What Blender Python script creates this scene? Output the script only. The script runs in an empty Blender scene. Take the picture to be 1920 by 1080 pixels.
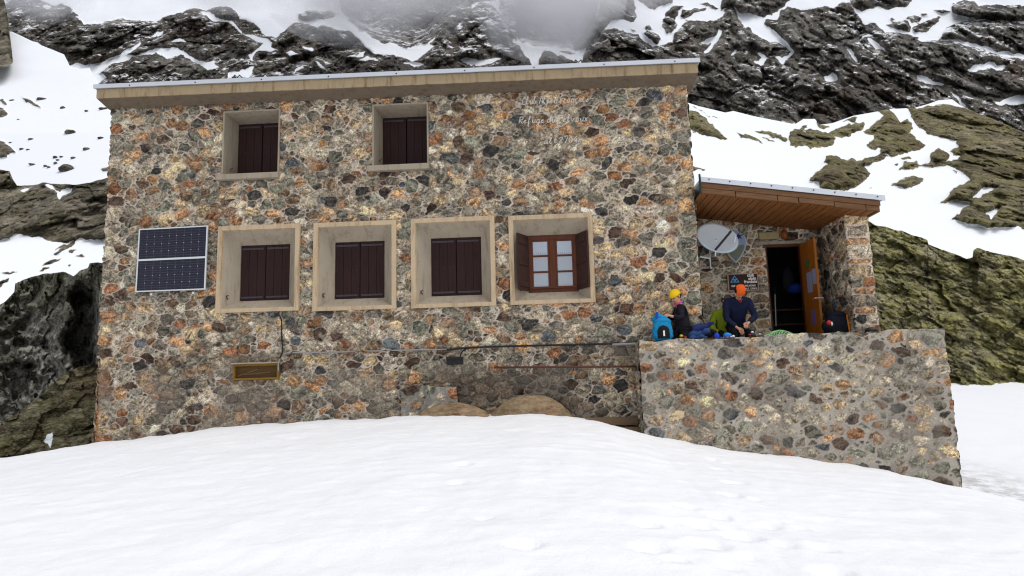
import bpy, bmesh, math, random
import numpy as np
from mathutils import Vector, Matrix
random.seed(5); RNG = np.random.default_rng(11)
SC = bpy.context.scene
COL = SC.collection

# ------------------------------------------------------------------ camera
F = 1280.0
_up = np.array([-236, 8910, -F]); _up /= np.linalg.norm(_up)
_x = -np.array([-23660, -703, -F]); _x -= _x.dot(_up)*_up; _x /= np.linalg.norm(_x)
_y = np.cross(_up, _x)
EYE = np.array([0, -12.5, 1.7]); CM = np.array([_x, _y, _up])
def ray(px, py):
    px = np.asarray(px, float); py = np.asarray(py, float)
    v = np.stack([(px-960)/F, (540-py)/F, -np.ones_like(px+py)], -1)
    return v @ CM.T
def pY(px, py, y):
    r = ray(px, py); return EYE + r*((y-EYE[1])/r[..., 1])[..., None]
def pZ(px, py, z):
    r = ray(px, py); return EYE + r*((z-EYE[2])/r[..., 2])[..., None]
def V(a): return Vector([float(c) for c in a])
def rect(y, pts):
    q = [pY(a, b, y) for a, b in pts]
    return ((q[0][0]+q[3][0])/2, (q[1][0]+q[2][0])/2, (q[2][2]+q[3][2])/2, (q[0][2]+q[1][2])/2)

cd = bpy.data.cameras.new('camera'); cam = bpy.data.objects.new('camera', cd); COL.objects.link(cam)
cd.sensor_width = 36; cd.lens = F/1920*36; cd.clip_end = 5000; cd.clip_start = .05
m4 = Matrix([list(CM[0])+[EYE[0]], list(CM[1])+[EYE[1]], list(CM[2])+[EYE[2]], [0, 0, 0, 1]])
cam.matrix_world = m4; SC.camera = cam

# ------------------------------------------------------------------ noise
def _h(ix, iy, iz, s=0):
    n = (ix.astype(np.int64)*374761393 + iy.astype(np.int64)*668265263 + iz.astype(np.int64)*2147483647 + s*974634777) & 0xffffffff
    n = ((n ^ (n >> 13))*1274126177) & 0xffffffff
    n = ((n ^ (n >> 16))*2246822519) & 0xffffffff
    n = n ^ (n >> 15)
    return (n & 0xffffff).astype(np.float32)/0xffffff
def vn(p, s=0):
    i = np.floor(p); f = (p-i).astype(np.float32); i = i.astype(np.int64); f = f*f*(3-2*f)
    x, y, z = i[..., 0], i[..., 1], i[..., 2]; fx, fy, fz = f[..., 0], f[..., 1], f[..., 2]
    def c(a, b, d): return _h(x+a, y+b, z+d, s)
    l = lambda a, b, t: a+(b-a)*t
    return l(l(l(c(0,0,0), c(1,0,0), fx), l(c(0,1,0), c(1,1,0), fx), fy), l(l(c(0,0,1), c(1,0,1), fx), l(c(0,1,1), c(1,1,1), fx), fy), fz)*2-1
def fbm(p, o=4, s=0, g=.5):
    r = 0; a = 1; t = 0
    for k in range(o):
        r = r+a*vn(p*(2.03**k)+17.3*k, s+k); t += a; a *= g
    return r/t
def ridged(p, o=4, s=0):
    r = 0; a = 1; t = 0
    for k in range(o):
        r = r+a*(1-2*np.abs(vn(p*(2.03**k)+9.1*k, s+k))); t += a; a *= .5
    return r/t
def worley(p, s=0):
    i = np.floor(p).astype(np.int64); f1 = np.full(p.shape[:-1], 9., np.float32); f2 = f1.copy(); idv = np.zeros_like(f1)
    for a in (-1, 0, 1):
        for b in (-1, 0, 1):
            for c in (-1, 0, 1):
                q = i+np.array([a, b, c]); x, y, z = q[..., 0], q[..., 1], q[..., 2]
                dx = q[..., 0]+_h(x, y, z, s)-p[..., 0]; dy = q[..., 1]+_h(x, y, z, s+1)-p[..., 1]; dz = q[..., 2]+_h(x, y, z, s+2)-p[..., 2]
                d = np.sqrt(dx*dx+dy*dy+dz*dz).astype(np.float32); r = _h(x, y, z, s+3)
                n = d < f1; f2 = np.where(n, f1, np.minimum(f2, d)); idv = np.where(n, r, idv); f1 = np.where(n, d, f1)
    return f1, f2, idv
def p3(a, b, c=None, k=1.0):
    c = np.zeros_like(a) if c is None else c
    return np.stack([a*k, b*k, c*k], -1)
def sstep(a, b, x):
    t = np.clip((x-a)/(b-a), 0, 1); return t*t*(3-2*t)

# ------------------------------------------------------------------ material helpers
class Nt:
    def __init__(s, name, rough=.8):
        s.m = bpy.data.materials.new(name); s.m.use_nodes = True; s.nt = s.m.node_tree
        s.b = s.nt.nodes['Principled BSDF']; s.b.inputs['Roughness'].default_value = rough
        s.b.inputs['Specular IOR Level'].default_value = .25
    def n(s, t, **k):
        o = s.nt.nodes.new(t)
        for a, v in k.items():
            if a.startswith('i_'):
                a = a[2:]; o.inputs[int(a) if a.isdigit() else a.replace('_', ' ')].default_value = v
            else: setattr(o, a, v)
        return o
    def l(s, a, b): s.nt.links.new(a, b)
    def coord(s, kind='Object'): return s.n('ShaderNodeTexCoord').outputs[kind]
    def mapped(s, v, scale=(1, 1, 1), rot=(0, 0, 0)):
        m = s.n('ShaderNodeMapping'); m.inputs['Scale'].default_value = scale; m.inputs['Rotation'].default_value = rot
        s.l(v, m.inputs['Vector']); return m.outputs[0]
    def noise(s, v, scale, det=6, rough=.6, dist=0):
        o = s.n('ShaderNodeTexNoise'); o.inputs['Scale'].default_value = scale; o.inputs['Detail'].default_value = det
        o.inputs['Roughness'].default_value = rough; o.inputs['Distortion'].default_value = dist; s.l(v, o.inputs['Vector']); return o.outputs['Fac']
    def ramp(s, f, stops):
        r = s.n('ShaderNodeValToRGB'); e = r.color_ramp.elements
        while len(e) < len(stops): e.new(.5)
        for q, (p, c) in zip(e, stops):
            q.position = p; q.color = (c, c, c, 1) if isinstance(c, (int, float)) else (*c, 1)
        s.l(f, r.inputs[0]); return r.outputs[0]
    def mix(s, f, a, b, mode='MIX'):
        x = s.n('ShaderNodeMix', data_type='RGBA', blend_type=mode)
        for v, i in ((f, 0), (a, 6), (b, 7)):
            if isinstance(v, (int, float)): x.inputs[i].default_value = v if i == 0 else (v, v, v, 1)
            elif isinstance(v, tuple): x.inputs[i].default_value = (*v, 1)
            else: s.l(v, x.inputs[i])
        return x.outputs[2]
    def math(s, op, a, b=0, c=None):
        x = s.n('ShaderNodeMath', operation=op)
        for v, i in ((a, 0), (b, 1), (c, 2)):
            if v is None: continue
            if isinstance(v, (int, float)): x.inputs[i].default_value = v
            else: s.l(v, x.inputs[i])
        return x.outputs[0]
    def attr(s, name): return s.n('ShaderNodeAttribute', attribute_name=name)
    def color(s, c):
        if isinstance(c, tuple): s.b.inputs['Base Color'].default_value = (*c, 1)
        else: s.l(c, s.b.inputs['Base Color'])
    def bump(s, h, st=.3, dist=.02):
        b = s.n('ShaderNodeBump'); b.inputs['Strength'].default_value = st if isinstance(st, (int, float)) else 1; b.inputs['Distance'].default_value = dist
        if not isinstance(st, (int, float)): s.l(st, b.inputs['Strength'])
        s.l(h, b.inputs['Height']); s.l(b.outputs[0], s.b.inputs['Normal'])
def simple(name, c, rough=.7, var=.25, scale=12, metal=0, bump=.15, bd=.01, spec=.25):
    m = Nt(name, rough); v = m.coord(); f = m.noise(v, scale, 6, .65)
    m.color(m.mix(f, tuple(x*(1-var) for x in c), tuple(min(1, x*(1+var)) for x in c)))
    if bump: m.bump(m.noise(v, scale*4, 4), bump, bd)
    m.b.inputs['Metallic'].default_value = metal; m.b.inputs['Specular IOR Level'].default_value = spec
    return m.m
def srgb(r, g, b):
    f = lambda x: (x/255/12.92) if x/255 <= .04045 else ((x/255+.055)/1.055)**2.4
    return (f(r), f(g), f(b))

# ------------------------------------------------------------------ object helpers
def tag(o, label=None, cat=None, group=None, kind=None):
    for k, v in (('label', label), ('category', cat), ('group', group), ('kind', kind)):
        if v: o[k] = v
    return o
def thing(name, label, cat, loc=(0, 0, 0), group=None):
    o = bpy.data.objects.new(name, None); COL.objects.link(o); o.location = V(loc); o.empty_display_size = .1
    return tag(o, label, cat, group)
def link(name, me, mat=None, parent=None, mats=None):
    o = bpy.data.objects.new(name, me); COL.objects.link(o)
    for m in (mats or ([mat] if mat else [])): me.materials.append(m)
    if parent is not None:
        o.parent = parent
        l = Vector((0, 0, 0)); q = parent
        while q is not None: l += q.location; q = q.parent
        o.location = -l
    return o
def gridmesh(name, P, attrs=None, cols=None, keep=None, mat=None, parent=None, smooth=True, flip=False):
    ny, nx = P.shape[:2]; me = bpy.data.meshes.new(name)
    idx = np.arange(ny*nx).reshape(ny, nx)
    q = np.stack([idx[:-1, :-1], idx[:-1, 1:], idx[1:, 1:], idx[1:, :-1]], -1)
    if flip: q = q[..., ::-1]
    if keep is not None: q = q[keep]
    q = q.reshape(-1, 4); used = np.zeros(ny*nx, bool); used[q.ravel()] = True; rm = np.cumsum(used)-1; q = rm[q]
    co = P.reshape(-1, 3)[used].astype(np.float32)
    me.vertices.add(len(co)); me.vertices.foreach_set('co', co.ravel())
    me.loops.add(q.size); me.loops.foreach_set('vertex_index', q.ravel().astype(np.int32))
    me.polygons.add(len(q)); me.polygons.foreach_set('loop_start', np.arange(0, q.size, 4, dtype=np.int32))
    me.polygons.foreach_set('loop_total', np.full(len(q), 4, np.int32))
    me.update(calc_edges=True)
    if smooth: me.polygons.foreach_set('use_smooth', np.ones(len(q), bool))
    for k, a in (attrs or {}).items():
        t = me.attributes.new(k, 'FLOAT', 'POINT'); t.data.foreach_set('value', a.reshape(-1)[used].astype(np.float32))
    for k, a in (cols or {}).items():
        t = me.attributes.new(k, 'FLOAT_COLOR', 'POINT'); c = np.ones((used.sum(), 4), np.float32); c[:, :3] = a.reshape(-1, 3)[used]; t.data.foreach_set('color', c.ravel())
    return link(name, me, mat, parent)
class MB:
    def __init__(s): s.v = []; s.f = []; s.mi = []
    def add(s, vs, fs, mi=0):
        o = len(s.v); s.v += [tuple(float(c) for c in v) for v in vs]
        for f in fs: s.f.append([o+i for i in f]); s.mi.append(mi)
    def hexa(s, a, mi=0):   # 8 points: bottom loop 4, top loop 4
        s.add(a, [(0, 3, 2, 1), (4, 5, 6, 7), (0, 1, 5, 4), (1, 2, 6, 5), (2, 3, 7, 6), (3, 0, 4, 7)], mi)
    def box(s, x0, x1, y0, y1, z0, z1, mi=0):
        s.hexa([(x0,y0,z0),(x1,y0,z0),(x1,y1,z0),(x0,y1,z0),(x0,y0,z1),(x1,y0,z1),(x1,y1,z1),(x0,y1,z1)], mi)
    def tube(s, pts, r, n=8, mi=0, cap=True):
        pts = [V(p) for p in pts]; rs = r if isinstance(r, (list, tuple)) else [r]*len(pts); o = len(s.v); ref = None
        for i, p in enumerate(pts):
            t = (pts[min(i+1, len(pts)-1)]-pts[max(i-1, 0)]).normalized()
            if ref is None: ref = Vector((0, 0, 1)) if abs(t.z) < .9 else Vector((1, 0, 0))
            a = t.cross(ref).normalized(); b = t.cross(a).normalized(); ref = -b if False else ref
            for k in range(n):
                an = 2*math.pi*k/n; s.v.append(tuple(p+(a*math.cos(an)+b*math.sin(an))*rs[i]))
        for i in range(len(pts)-1):
            for k in range(n):
                s.f.append([o+i*n+k, o+i*n+(k+1) % n, o+(i+1)*n+(k+1) % n, o+(i+1)*n+k]); s.mi.append(mi)
        if cap:
            s.f.append([o+k for k in range(n)][::-1]); s.mi.append(mi); e = o+(len(pts)-1)*n; s.f.append([e+k for k in range(n)]); s.mi.append(mi)
    def build(s, name, mat, parent=None, smooth=False, bevel=0):
        me = bpy.data.meshes.new(name); me.from_pydata(s.v, [], s.f); me.update()
        mats = mat if isinstance(mat, list) else [mat]
        o = link(name, me, None, parent, mats)
        for p, i in zip(me.polygons, s.mi): p.material_index = i; p.use_smooth = smooth
        bm = bmesh.new(); bm.from_mesh(me); bmesh.ops.recalc_face_normals(bm, faces=bm.faces); bm.to_mesh(me); bm.free()
        if bevel:
            b = o.modifiers.new('b', 'BEVEL'); b.width = bevel; b.segments = 2; b.limit_method = 'ANGLE'
        return o
def blob(name, c, r, mat, parent=None, amp=.2, freq=3, sub=3, seed=0, sq=None):
    bm = bmesh.new(); bmesh.ops.create_icosphere(bm, subdivisions=sub, radius=1)
    co = np.array([v.co[:] for v in bm.verts]); n = co.copy()
    if sq: co = np.sign(co)*np.abs(co)**sq; co /= np.maximum(np.abs(co).max(), 1e-6)
    d = fbm(n*freq+seed*7.7, 4, seed)+.5*(1-2*worley(n*freq*.8+seed*3.1, seed)[0])
    co = co*(1+amp*d[:, None])*np.array(r)+np.array(c)
    for v, q in zip(bm.verts, co): v.co = q
    me = bpy.data.meshes.new(name); bm.to_mesh(me); bm.free()
    for p in me.polygons: p.use_smooth = True
    return link(name, me, mat, parent)

# ------------------------------------------------------------------ rock and snow materials
def snow_mat():
    m = Nt('snow', .55); v = m.coord(); m.b.inputs['Specular IOR Level'].default_value = .3
    f = m.noise(v, .9, 5, .6)
    c = m.mix(f, (.80, .815, .85), (.88, .885, .90))
    d = m.attr('dirt').outputs['Fac']; g = m.noise(v, 3.5, 8, .7)
    dd = m.math('MULTIPLY', d, m.ramp(g, [(.42, 0), (.62, 1)]))
    c = m.mix(dd, c, (.30, .27, .24)); m.color(c)
    h = m.math('ADD', m.noise(v, 6, 6, .6), m.math('MULTIPLY', m.noise(v, 60, 3, .6), .25))
    m.bump(h, .45, .035)
    return m.m
def rock_mat(name, dark, mid, light, s=1.0, fy=1.0, sz=3.2, lichen=None, lam=.5, speck=0, bump=.8, bd=.1, strata=(0, .5, 0), warm=None):
    """s: metres of the main features"""
    m = Nt(name, .85); v = m.mapped(m.coord(), (1, fy, 1))
    vs = m.mapped(v, (1, 1, sz), strata)
    n1 = m.noise(v, 1.0/s, 9, .68, .4); n2 = m.noise(vs, 3.0/s, 8, .7); n3 = m.noise(v, 9.0/s, 6, .75)
    t = m.math('ADD', m.math('MULTIPLY', n1, .35), m.math('ADD', m.math('MULTIPLY', n2, .4), m.math('MULTIPLY', n3, .25)))
    c = m.ramp(t, [(.43, dark), (.5, mid), (.575, light)])
    if warm:
        c = m.mix(m.ramp(m.noise(v, .45/s, 6, .6), [(.5, 0), (.66, .85)]), c, m.mix(n3, tuple(.5*x for x in warm), warm))
    if lichen:
        lm = m.math('ADD', m.noise(v, 1.6/s, 8, .72, .3), m.math('MULTIPLY', m.attr('lich').outputs['Fac'], .25))
        c = m.mix(m.math('MULTIPLY', m.ramp(lm, [(.5-.1, 0), (.5+.12, 1)]), lam), c, m.mix(n3, tuple(.55*x for x in lichen), tuple(1.25*x for x in lichen)))
    h = m.math('ADD', m.math('MULTIPLY', n2, .7), m.math('MULTIPLY', n3, .5))
    vo = m.n('ShaderNodeTexVoronoi', feature='DISTANCE_TO_EDGE'); vo.inputs['Scale'].default_value = 2.2/s
    wv = m.n('ShaderNodeVectorMath', operation='ADD'); nz = m.n('ShaderNodeTexNoise'); nz.inputs['Scale'].default_value = 2/s; nz.inputs['Detail'].default_value = 4
    sc = m.n('ShaderNodeVectorMath', operation='SCALE'); sc.inputs['Scale'].default_value = .8*s; m.l(v, nz.inputs['Vector']); m.l(nz.outputs['Color'], sc.inputs[0]); m.l(vs, wv.inputs[0]); m.l(sc.outputs[0], wv.inputs[1]); m.l(wv.outputs[0], vo.inputs['Vector'])
    cr = m.ramp(vo.outputs['Distance'], [(0, 0), (.09, 1)])
    h = m.math('ADD', h, m.math('MULTIPLY', cr, .35))
    # snow cover
    at = m.attr('rock').outputs['Fac']
    e = m.math('ADD', at, m.math('MULTIPLY', m.math('SUBTRACT', m.noise(v, 2.6/s, 9, .72), .5), 9.0))
    rk = m.ramp(m.math('MULTIPLY_ADD', e, .25, .5), [(.35, 0), (.6, 1)])
    if speck:
        gn = m.n('ShaderNodeNewGeometry'); sp = m.n('ShaderNodeSeparateXYZ'); m.l(gn.outputs['Normal'], sp.inputs[0])
        a = m.math('ADD', m.math('MULTIPLY', m.noise(m.mapped(v, (1, 1, 1.6), (0, .6, 0)), 3.2/s, 9, .78), 1.0), m.math('MULTIPLY', sp.outputs['Z'], .20))
        a = m.math('ADD', a, m.math('MULTIPLY', m.math('SUBTRACT', m.noise(v, .35/s, 4, .6), .5), .35))
        a = m.ramp(a, [(speck, 0), (speck+.06, 1)])
        rk = m.math('MULTIPLY', rk, m.math('SUBTRACT', 1, m.math('MULTIPLY', a, .92)))
    c = m.mix(rk, (.80, .82, .86), c); m.color(c)
    m.bump(h, m.math('MULTIPLY_ADD', rk, bump, .04), bd)
    return m.m
M_snow = snow_mat()
M_far = rock_mat('far_rock', fy=.6, sz=.7, dark=srgb(46, 44, 44), mid=srgb(100, 95, 91), light=srgb(154, 147, 140), s=12, speck=.672, bump=.9, bd=2.2, strata=(0, .35, 0), warm=srgb(92, 72, 62), lichen=srgb(88, 86, 62), lam=.4)
M_lich = rock_mat('lichen_rock', srgb(44, 38, 29), srgb(134, 126, 98), srgb(196, 188, 152), s=1.3, sz=1.5, lichen=srgb(192, 186, 108), lam=.72, bump=1.0, bd=.35, strata=(0, .45, 0))
M_lich2 = rock_mat('lichen_outcrop_rock', fy=.32, sz=1.3, dark=srgb(44, 38, 30), mid=srgb(112, 102, 80), light=srgb(164, 152, 122), s=3.0, lichen=srgb(152, 146, 88), lam=.6, bump=1.0, bd=.6, strata=(0, .45, 0), warm=srgb(92, 70, 52))
M_dark = rock_mat('dark_cliff_rock', srgb(50, 49, 48), srgb(134, 131, 124), srgb(196, 193, 184), sz=.9, s=1.6, lichen=srgb(112, 112, 66), lam=.35, bump=1.0, bd=.3, strata=(0, 0, 0))
M_ramp = rock_mat('brown_ledge_rock', srgb(40, 35, 28), srgb(108, 99, 80), srgb(168, 160, 134), s=.8, lichen=srgb(128, 124, 72), lam=.5, bump=1.0, bd=.15, strata=(0, -.7, 0), warm=srgb(112, 80, 60))
M_band = rock_mat('band_rock', srgb(38, 34, 32), srgb(108, 99, 88), srgb(160, 150, 134), fy=.4, sz=1.4, s=2.4, lichen=srgb(132, 128, 84), lam=.35, bump=1.0, bd=.4, strata=(0, .3, 0))

# ------------------------------------------------------------------ relief terrain (hillsides and cliffs)
def sdf(px, py, poly):
    poly = np.array(poly, float); out = np.full(px.shape, -30., np.float32)
    lo = poly.min(0)-28; hi = poly.max(0)+28
    w = (px > lo[0]) & (px < hi[0]) & (py > lo[1]) & (py < hi[1])
    if not w.any(): return out
    x = px[w]; y = py[w]; d = np.full(x.shape, 1e9); ins = np.zeros(x.shape, bool)
    for i in range(len(poly)):
        a = poly[i-1]; b = poly[i]; e = b-a; L = max(e.dot(e), 1e-9)
        t = np.clip(((x-a[0])*e[0]+(y-a[1])*e[1])/L, 0, 1)
        d = np.minimum(d, (x-a[0]-t*e[0])**2+(y-a[1]-t*e[1])**2)
        if a[1] != b[1]:
            c = ((a[1] > y) != (b[1] > y)) & (x < (b[0]-a[0])*(y-a[1])/(b[1]-a[1])+a[0]); ins ^= c
    d = np.sqrt(d); out[w] = np.where(ins, d, -np.minimum(d, 30)); return out
def masks(px, py, base, ops, warp=4, ws=16):
    q = p3(px, py, k=1/ws); wx = px+warp*fbm(q, 4, 31)*1.6; wy = py+warp*fbm(q+50, 4, 37)*1.6
    m = np.full(px.shape, float(base), np.float32); 
    for o, poly in ops:
        s = sdf(wx, wy, poly); m = np.maximum(m, s) if o == 'R' else np.minimum(m, -s)
    return m
def pxs(a, b, st=2, lo=None, hi=None, cs=12):
    r = np.arange(a, b+.1, st); 
    if lo is not None: r = np.concatenate([np.arange(lo, a-cs/2, cs), r])
    if hi is not None: r = np.concatenate([r, np.arange(b+cs, hi, cs)])
    return r
def pl(pts):
    pts = np.array(pts, float); return lambda x: np.interp(x, pts[:, 0], pts[:, 1])
def relief(name, xs, top, bot, ny, dep, rock, disp, mat, jag=0, jags=14, back=(3, 10, 30), kind='structure', extra=None, label=None, tp=1.0, smooth=False):
    X = xs[None, :].repeat(ny, 0); T = (np.linspace(0, 1, ny)**tp)[:, None]
    tt = top(xs); 
    if jag: tt = tt+jag*fbm(p3(xs, xs*0+7, k=1/jags), 4, 3)
    PY = bot(xs)[None]*(1-T)+tt[None]*T
    R = ray(X, PY); D = dep(X, PY, T+0*X); P0 = EYE+R*D[..., None]
    m = rock(X, PY)
    D2 = D-disp(P0, m, X, PY, T+0*X)
    P = EYE+R*D2[..., None]
    last = P[-1]; a = last-EYE; a[:, 2] = 0; a /= np.linalg.norm(a, axis=1)[:, None]; rows = [P]; ms = [m]
    for b in back:
        q = last+a*b; q[:, 2] -= b*.12; rows.append(q[None]); ms.append(m[-1:])
    P = np.concatenate(rows); m = np.concatenate(ms)
    at = {'rock': m}
    if extra: at.update({k: f(P, m) for k, f in extra.items()})
    o = gridmesh(name, P, attrs=at, mat=mat, smooth=smooth); tag(o, label, kind=kind); return o

# --- the far mountain wall
OPS = [
 ('R', [(8,-60),(60,-60),(70,-5),(100,10),(126,8),(140,22),(148,32),(157,45),(195,40),(230,35),(262,38),(290,42),(335,25),(350,18),(385,18),(400,14),(425,14),(445,24),(452,36),(470,42),(485,52),(500,66),(520,70),(530,58),(550,45),(556,43),(575,42),(600,48),(610,47),(640,60),(650,57),(670,65),(675,75),(690,90),(700,99),(730,104),(755,105),(775,115),(785,110),(800,95),(820,62),(850,40),(870,22),(885,8),(905,5),(930,12),(950,42),(966,76),(978,95),(988,108),(996,125),(1000,260),(180,260),(120,128),(128,112),(130,122),(120,105),(75,84),(45,75),(35,65),(20,58),(8,38)]),
 ('S', [(128,124),(190,118),(215,106),(245,88),(262,74),(264,80),(235,104),(250,104),(240,112),(205,124),(195,130),(180,150),(120,180)]),
 ('S', [(178,140),(192,138),(200,147),(186,158),(176,160)]),
 ('S', [(284,70),(300,59),(311,56),(303,66),(290,71)]),
 ('S', [(238,108),(265,99),(300,92),(328,88),(345,100),(375,112),(400,116),(408,127),(390,129),(370,118),(350,111),(338,105),(315,109),(292,101),(262,104)]),
 ('S', [(322,76),(340,71),(352,76),(338,79)]),
 ('S', [(400,25),(415,35),(435,41),(447,52),(462,65),(480,70),(500,72),(515,78),(510,86),(522,92),(500,97),(484,95),(476,104),(474,118),(469,112),(464,106),(484,89),(492,82),(478,76),(462,68),(440,52),(424,43),(398,36),(385,30),(372,22),(384,20)]),
 ('S', [(429,136),(445,137),(462,130),(478,126),(468,146),(448,144),(428,150)]),
 ('S', [(78,10),(88,8),(100,13),(88,16),(76,14)]), ('S', [(137,30),(150,32),(158,38),(148,38)]),
 ('S', [(395,-20),(640,-20),(640,30),(600,38),(560,38),(545,42),(525,56),(512,64),(500,58),(480,44),(450,22),(430,8),(400,6)]),
 ('S', [(640,30),(672,60),(700,72),(735,85),(770,88),(802,80),(815,86),(800,100),(785,109),(770,112),(750,104),(720,98),(700,98),(686,88),(672,70),(650,56),(620,46)]),
 ('S', [(862,116),(875,108),(895,113),(915,112),(925,109),(942,108),(930,116),(910,121),(878,122)]),
 ('S', [(854,52),(862,48),(871,51),(868,54)]), ('S', [(855,-4),(880,-2),(900,8),(880,14),(865,8)]), ('S', [(928,86),(940,83),(948,86),(938,88)]),
 ('S', [(535,97),(550,97),(560,104),(545,106)]), ('S', [(565,85),(585,92),(583,96),(570,92)]), ('S', [(592,115),(600,118),(610,132),(600,128)]), ('S', [(548,136),(570,125),(572,127),(555,137)]),
 ('S', [(672,110),(690,106),(705,108),(714,115),(700,113),(680,113)]), ('S', [(650,108),(668,105),(686,96),(680,104),(660,109)]), ('S', [(757,116),(785,116),(800,124),(780,126)]), ('S', [(640,66),(647,74),(644,74),(637,66)]),
 ('S', [(964,70),(975,80),(1000,87),(1030,88),(1060,90),(1075,92),(1084,98),(1095,86),(1101,80),(1101,84),(1092,112),(1088,150),(1000,150),(995,122)]),
 ('R', [(1011,120),(1018,98),(1025,92),(1040,100),(1055,106),(1072,114),(1080,130),(1010,130)]), ('R', [(1045,96),(1062,95),(1079,100),(1066,102)]),
 ('R', [(640,20),(680,60),(700,72),(735,85),(770,88),(802,80),(850,36),(870,14),(870,-80),(620,-80)]),
 ('R', [(835,-80),(975,-80),(968,76),(950,60),(935,0),(905,4),(885,8),(850,42),(830,60)]),
 ('R', [(560,26),(575,20),(610,20),(640,28),(600,36),(562,38)]),
 ('R', [(930,-80),(1130,-80),(1130,-20),(1110,50),(1096,80),(1084,96),(1060,89),(1000,86),(975,79),(950,50)]),
 ('R', [(1076,96),(1090,75),(1105,50),(1120,25),(1128,-30),(1175,-30),(1182,-5),(1190,12),(1197,33),(1190,40),(1160,36),(1145,40),(1130,55),(1118,66),(1112,85),(1092,92),(1086,94)]),
 ('R', [(1195,0),(1210,10),(1230,18),(1240,14),(1262,4),(1262,-40),(1180,-60)]),
 ('R', [(1086,125),(1092,105),(1100,90),(1112,78),(1125,56),(1135,52),(1150,54),(1170,58),(1185,68),(1195,68),(1205,75),(1220,85),(1235,87),(1250,84),(1262,78),(1275,55),(1282,48),(1290,38),(1310,35),(1340,40),(1345,30),(1365,15),(1373,11),(1380,22),(1390,40),(1405,52),(1420,65),(1445,75),(1470,82),(1478,80),(1450,60),(1434,44),(1434,38),(1455,35),(1465,20),(1475,12),(1500,18),(1520,20),(1545,12),(1570,12),(1582,2),(1595,8),(1605,22),(1620,45),(1640,46),(1662,60),(1700,66),(1730,78),(1760,75),(1770,60),(1785,45),(1815,40),(1860,38),(1925,45),(2300,60),(2300,420),(1280,420),(1086,420)]),
 ('R', [(1785,15),(1790,4),(1830,0),(1835,12),(1880,12),(2300,6),(2300,60),(1870,38),(1815,35),(1800,28),(1785,22)]),
 ('R', [(1350,22),(1352,5),(1365,-40),(1470,-40),(1482,0),(1460,20),(1434,34),(1412,28),(1392,26),(1384,22),(1372,12)]),
 ('R', [(1245,30),(1265,12),(1285,10),(1272,25),(1264,38),(1270,46),(1262,62),(1250,62),(1240,45)]),
 ('R', [(1310,8),(1330,5),(1352,18),(1330,14)]), ('R', [(1208,52),(1216,49),(1226,55),(1218,58),(1210,57)]), ('R', [(1276,30),(1284,20),(1300,16),(1326,17),(1322,22),(1300,24),(1288,38)]),
 ('R', [(1204,62),(1215,58),(1228,62),(1240,72),(1232,82),(1214,74)]), ('R', [(1182,56),(1190,57),(1186,60)]),
 ('R', [(1660,44),(1676,38),(1698,38),(1712,48),(1706,60),(1684,56)]), ('R', [(1698,34),(1712,30),(1727,34),(1724,41),(1708,41)]), ('R', [(1728,42),(1745,36),(1764,34),(1752,48),(1738,58),(1715,60),(1712,52)]), ('R', [(1665,62),(1690,60),(1722,70),(1715,82),(1690,78)]), ('R', [(1664,36),(1676,34),(1682,38),(1672,40)]), ('R', [(1750,22),(1770,18),(1784,22),(1768,26)]), ('R', [(1725,26),(1735,26),(1738,30),(1728,30)]), ('R', [(1785,36),(1798,36),(1795,39)]),
 ('R', [(1590,0),(1640,-30),(1720,-30),(1700,10),(1660,16),(1630,14),(1615,24),(1600,14)]),
 ('S', [(1395,27),(1412,28),(1430,31),(1434,45),(1450,58),(1475,78),(1486,90),(1490,96),(1480,106),(1474,113),(1466,119),(1455,109),(1468,106),(1478,100),(1483,95),(1462,82),(1440,74),(1420,64),(1405,50),(1390,34)]),
 ('S', [(1274,34),(1290,32),(1300,24),(1330,19),(1350,22),(1358,23),(1347,34),(1325,41),(1300,38),(1282,36)]),
 ('S', [(1314,82),(1325,71),(1344,68),(1349,54),(1353,58),(1347,80),(1336,90),(1318,98),(1315,93),(1334,80)]),
 ('S', [(1488,-4),(1500,5),(1560,3),(1574,5),(1565,18),(1545,11),(1520,17),(1497,15)]),
 ('S', [(1543,142),(1560,137),(1571,155),(1548,153)]), ('S', [(1584,90),(1598,94),(1613,119),(1606,117)]), ('S', [(1625,66),(1650,80),(1657,95),(1640,93),(1630,80)]),
 ('S', [(1762,75),(1800,74),(1850,87),(1870,95),(1925,101),(2300,120),(2300,140),(1925,112),(1880,107),(1855,96),(1820,88),(1790,79)]),
 ('S', [(1813,133),(1830,120),(1850,118),(1886,123),(1880,130),(1850,130),(1830,134)]), ('S', [(1716,139),(1740,145),(1772,160),(1765,163),(1735,153),(1720,148)]),
 ('S', [(1863,191),(1890,184),(1925,180),(1925,193),(1900,198),(1880,198)]), ('S', [(1780,171),(1800,184),(1814,200),(1804,198)]),
 ('S', [(1310,132),(1326,134),(1318,138)]), ('S', [(1202,70),(1215,78),(1233,86),(1222,89),(1208,82)]), ('S', [(1368,104),(1378,92),(1384,94),(1374,104)]), ('S', [(1410,95),(1432,103),(1440,110),(1425,122),(1412,116),(1428,108)]),
]
def far_dep(X, Y, T):
    d = np.interp(Y, [-90, 0, 100, 200, 300, 420], [310, 286, 256, 230, 209, 190])
    g = np.clip(sdf(X, Y, [(955,-120),(1150,-120),(1118,20),(1100,70),(1080,97),(1000,88),(970,76)])/22+.1, 0, 1)
    g2 = np.clip(sdf(X, Y, [(560,-120),(850,-120),(850,20),(810,70),(770,90),(700,72),(640,40)])/25+.1, 0, 1)
    return d*(1+.30*sstep(0, 1, g)+.16*sstep(0, 1, g2))
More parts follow.
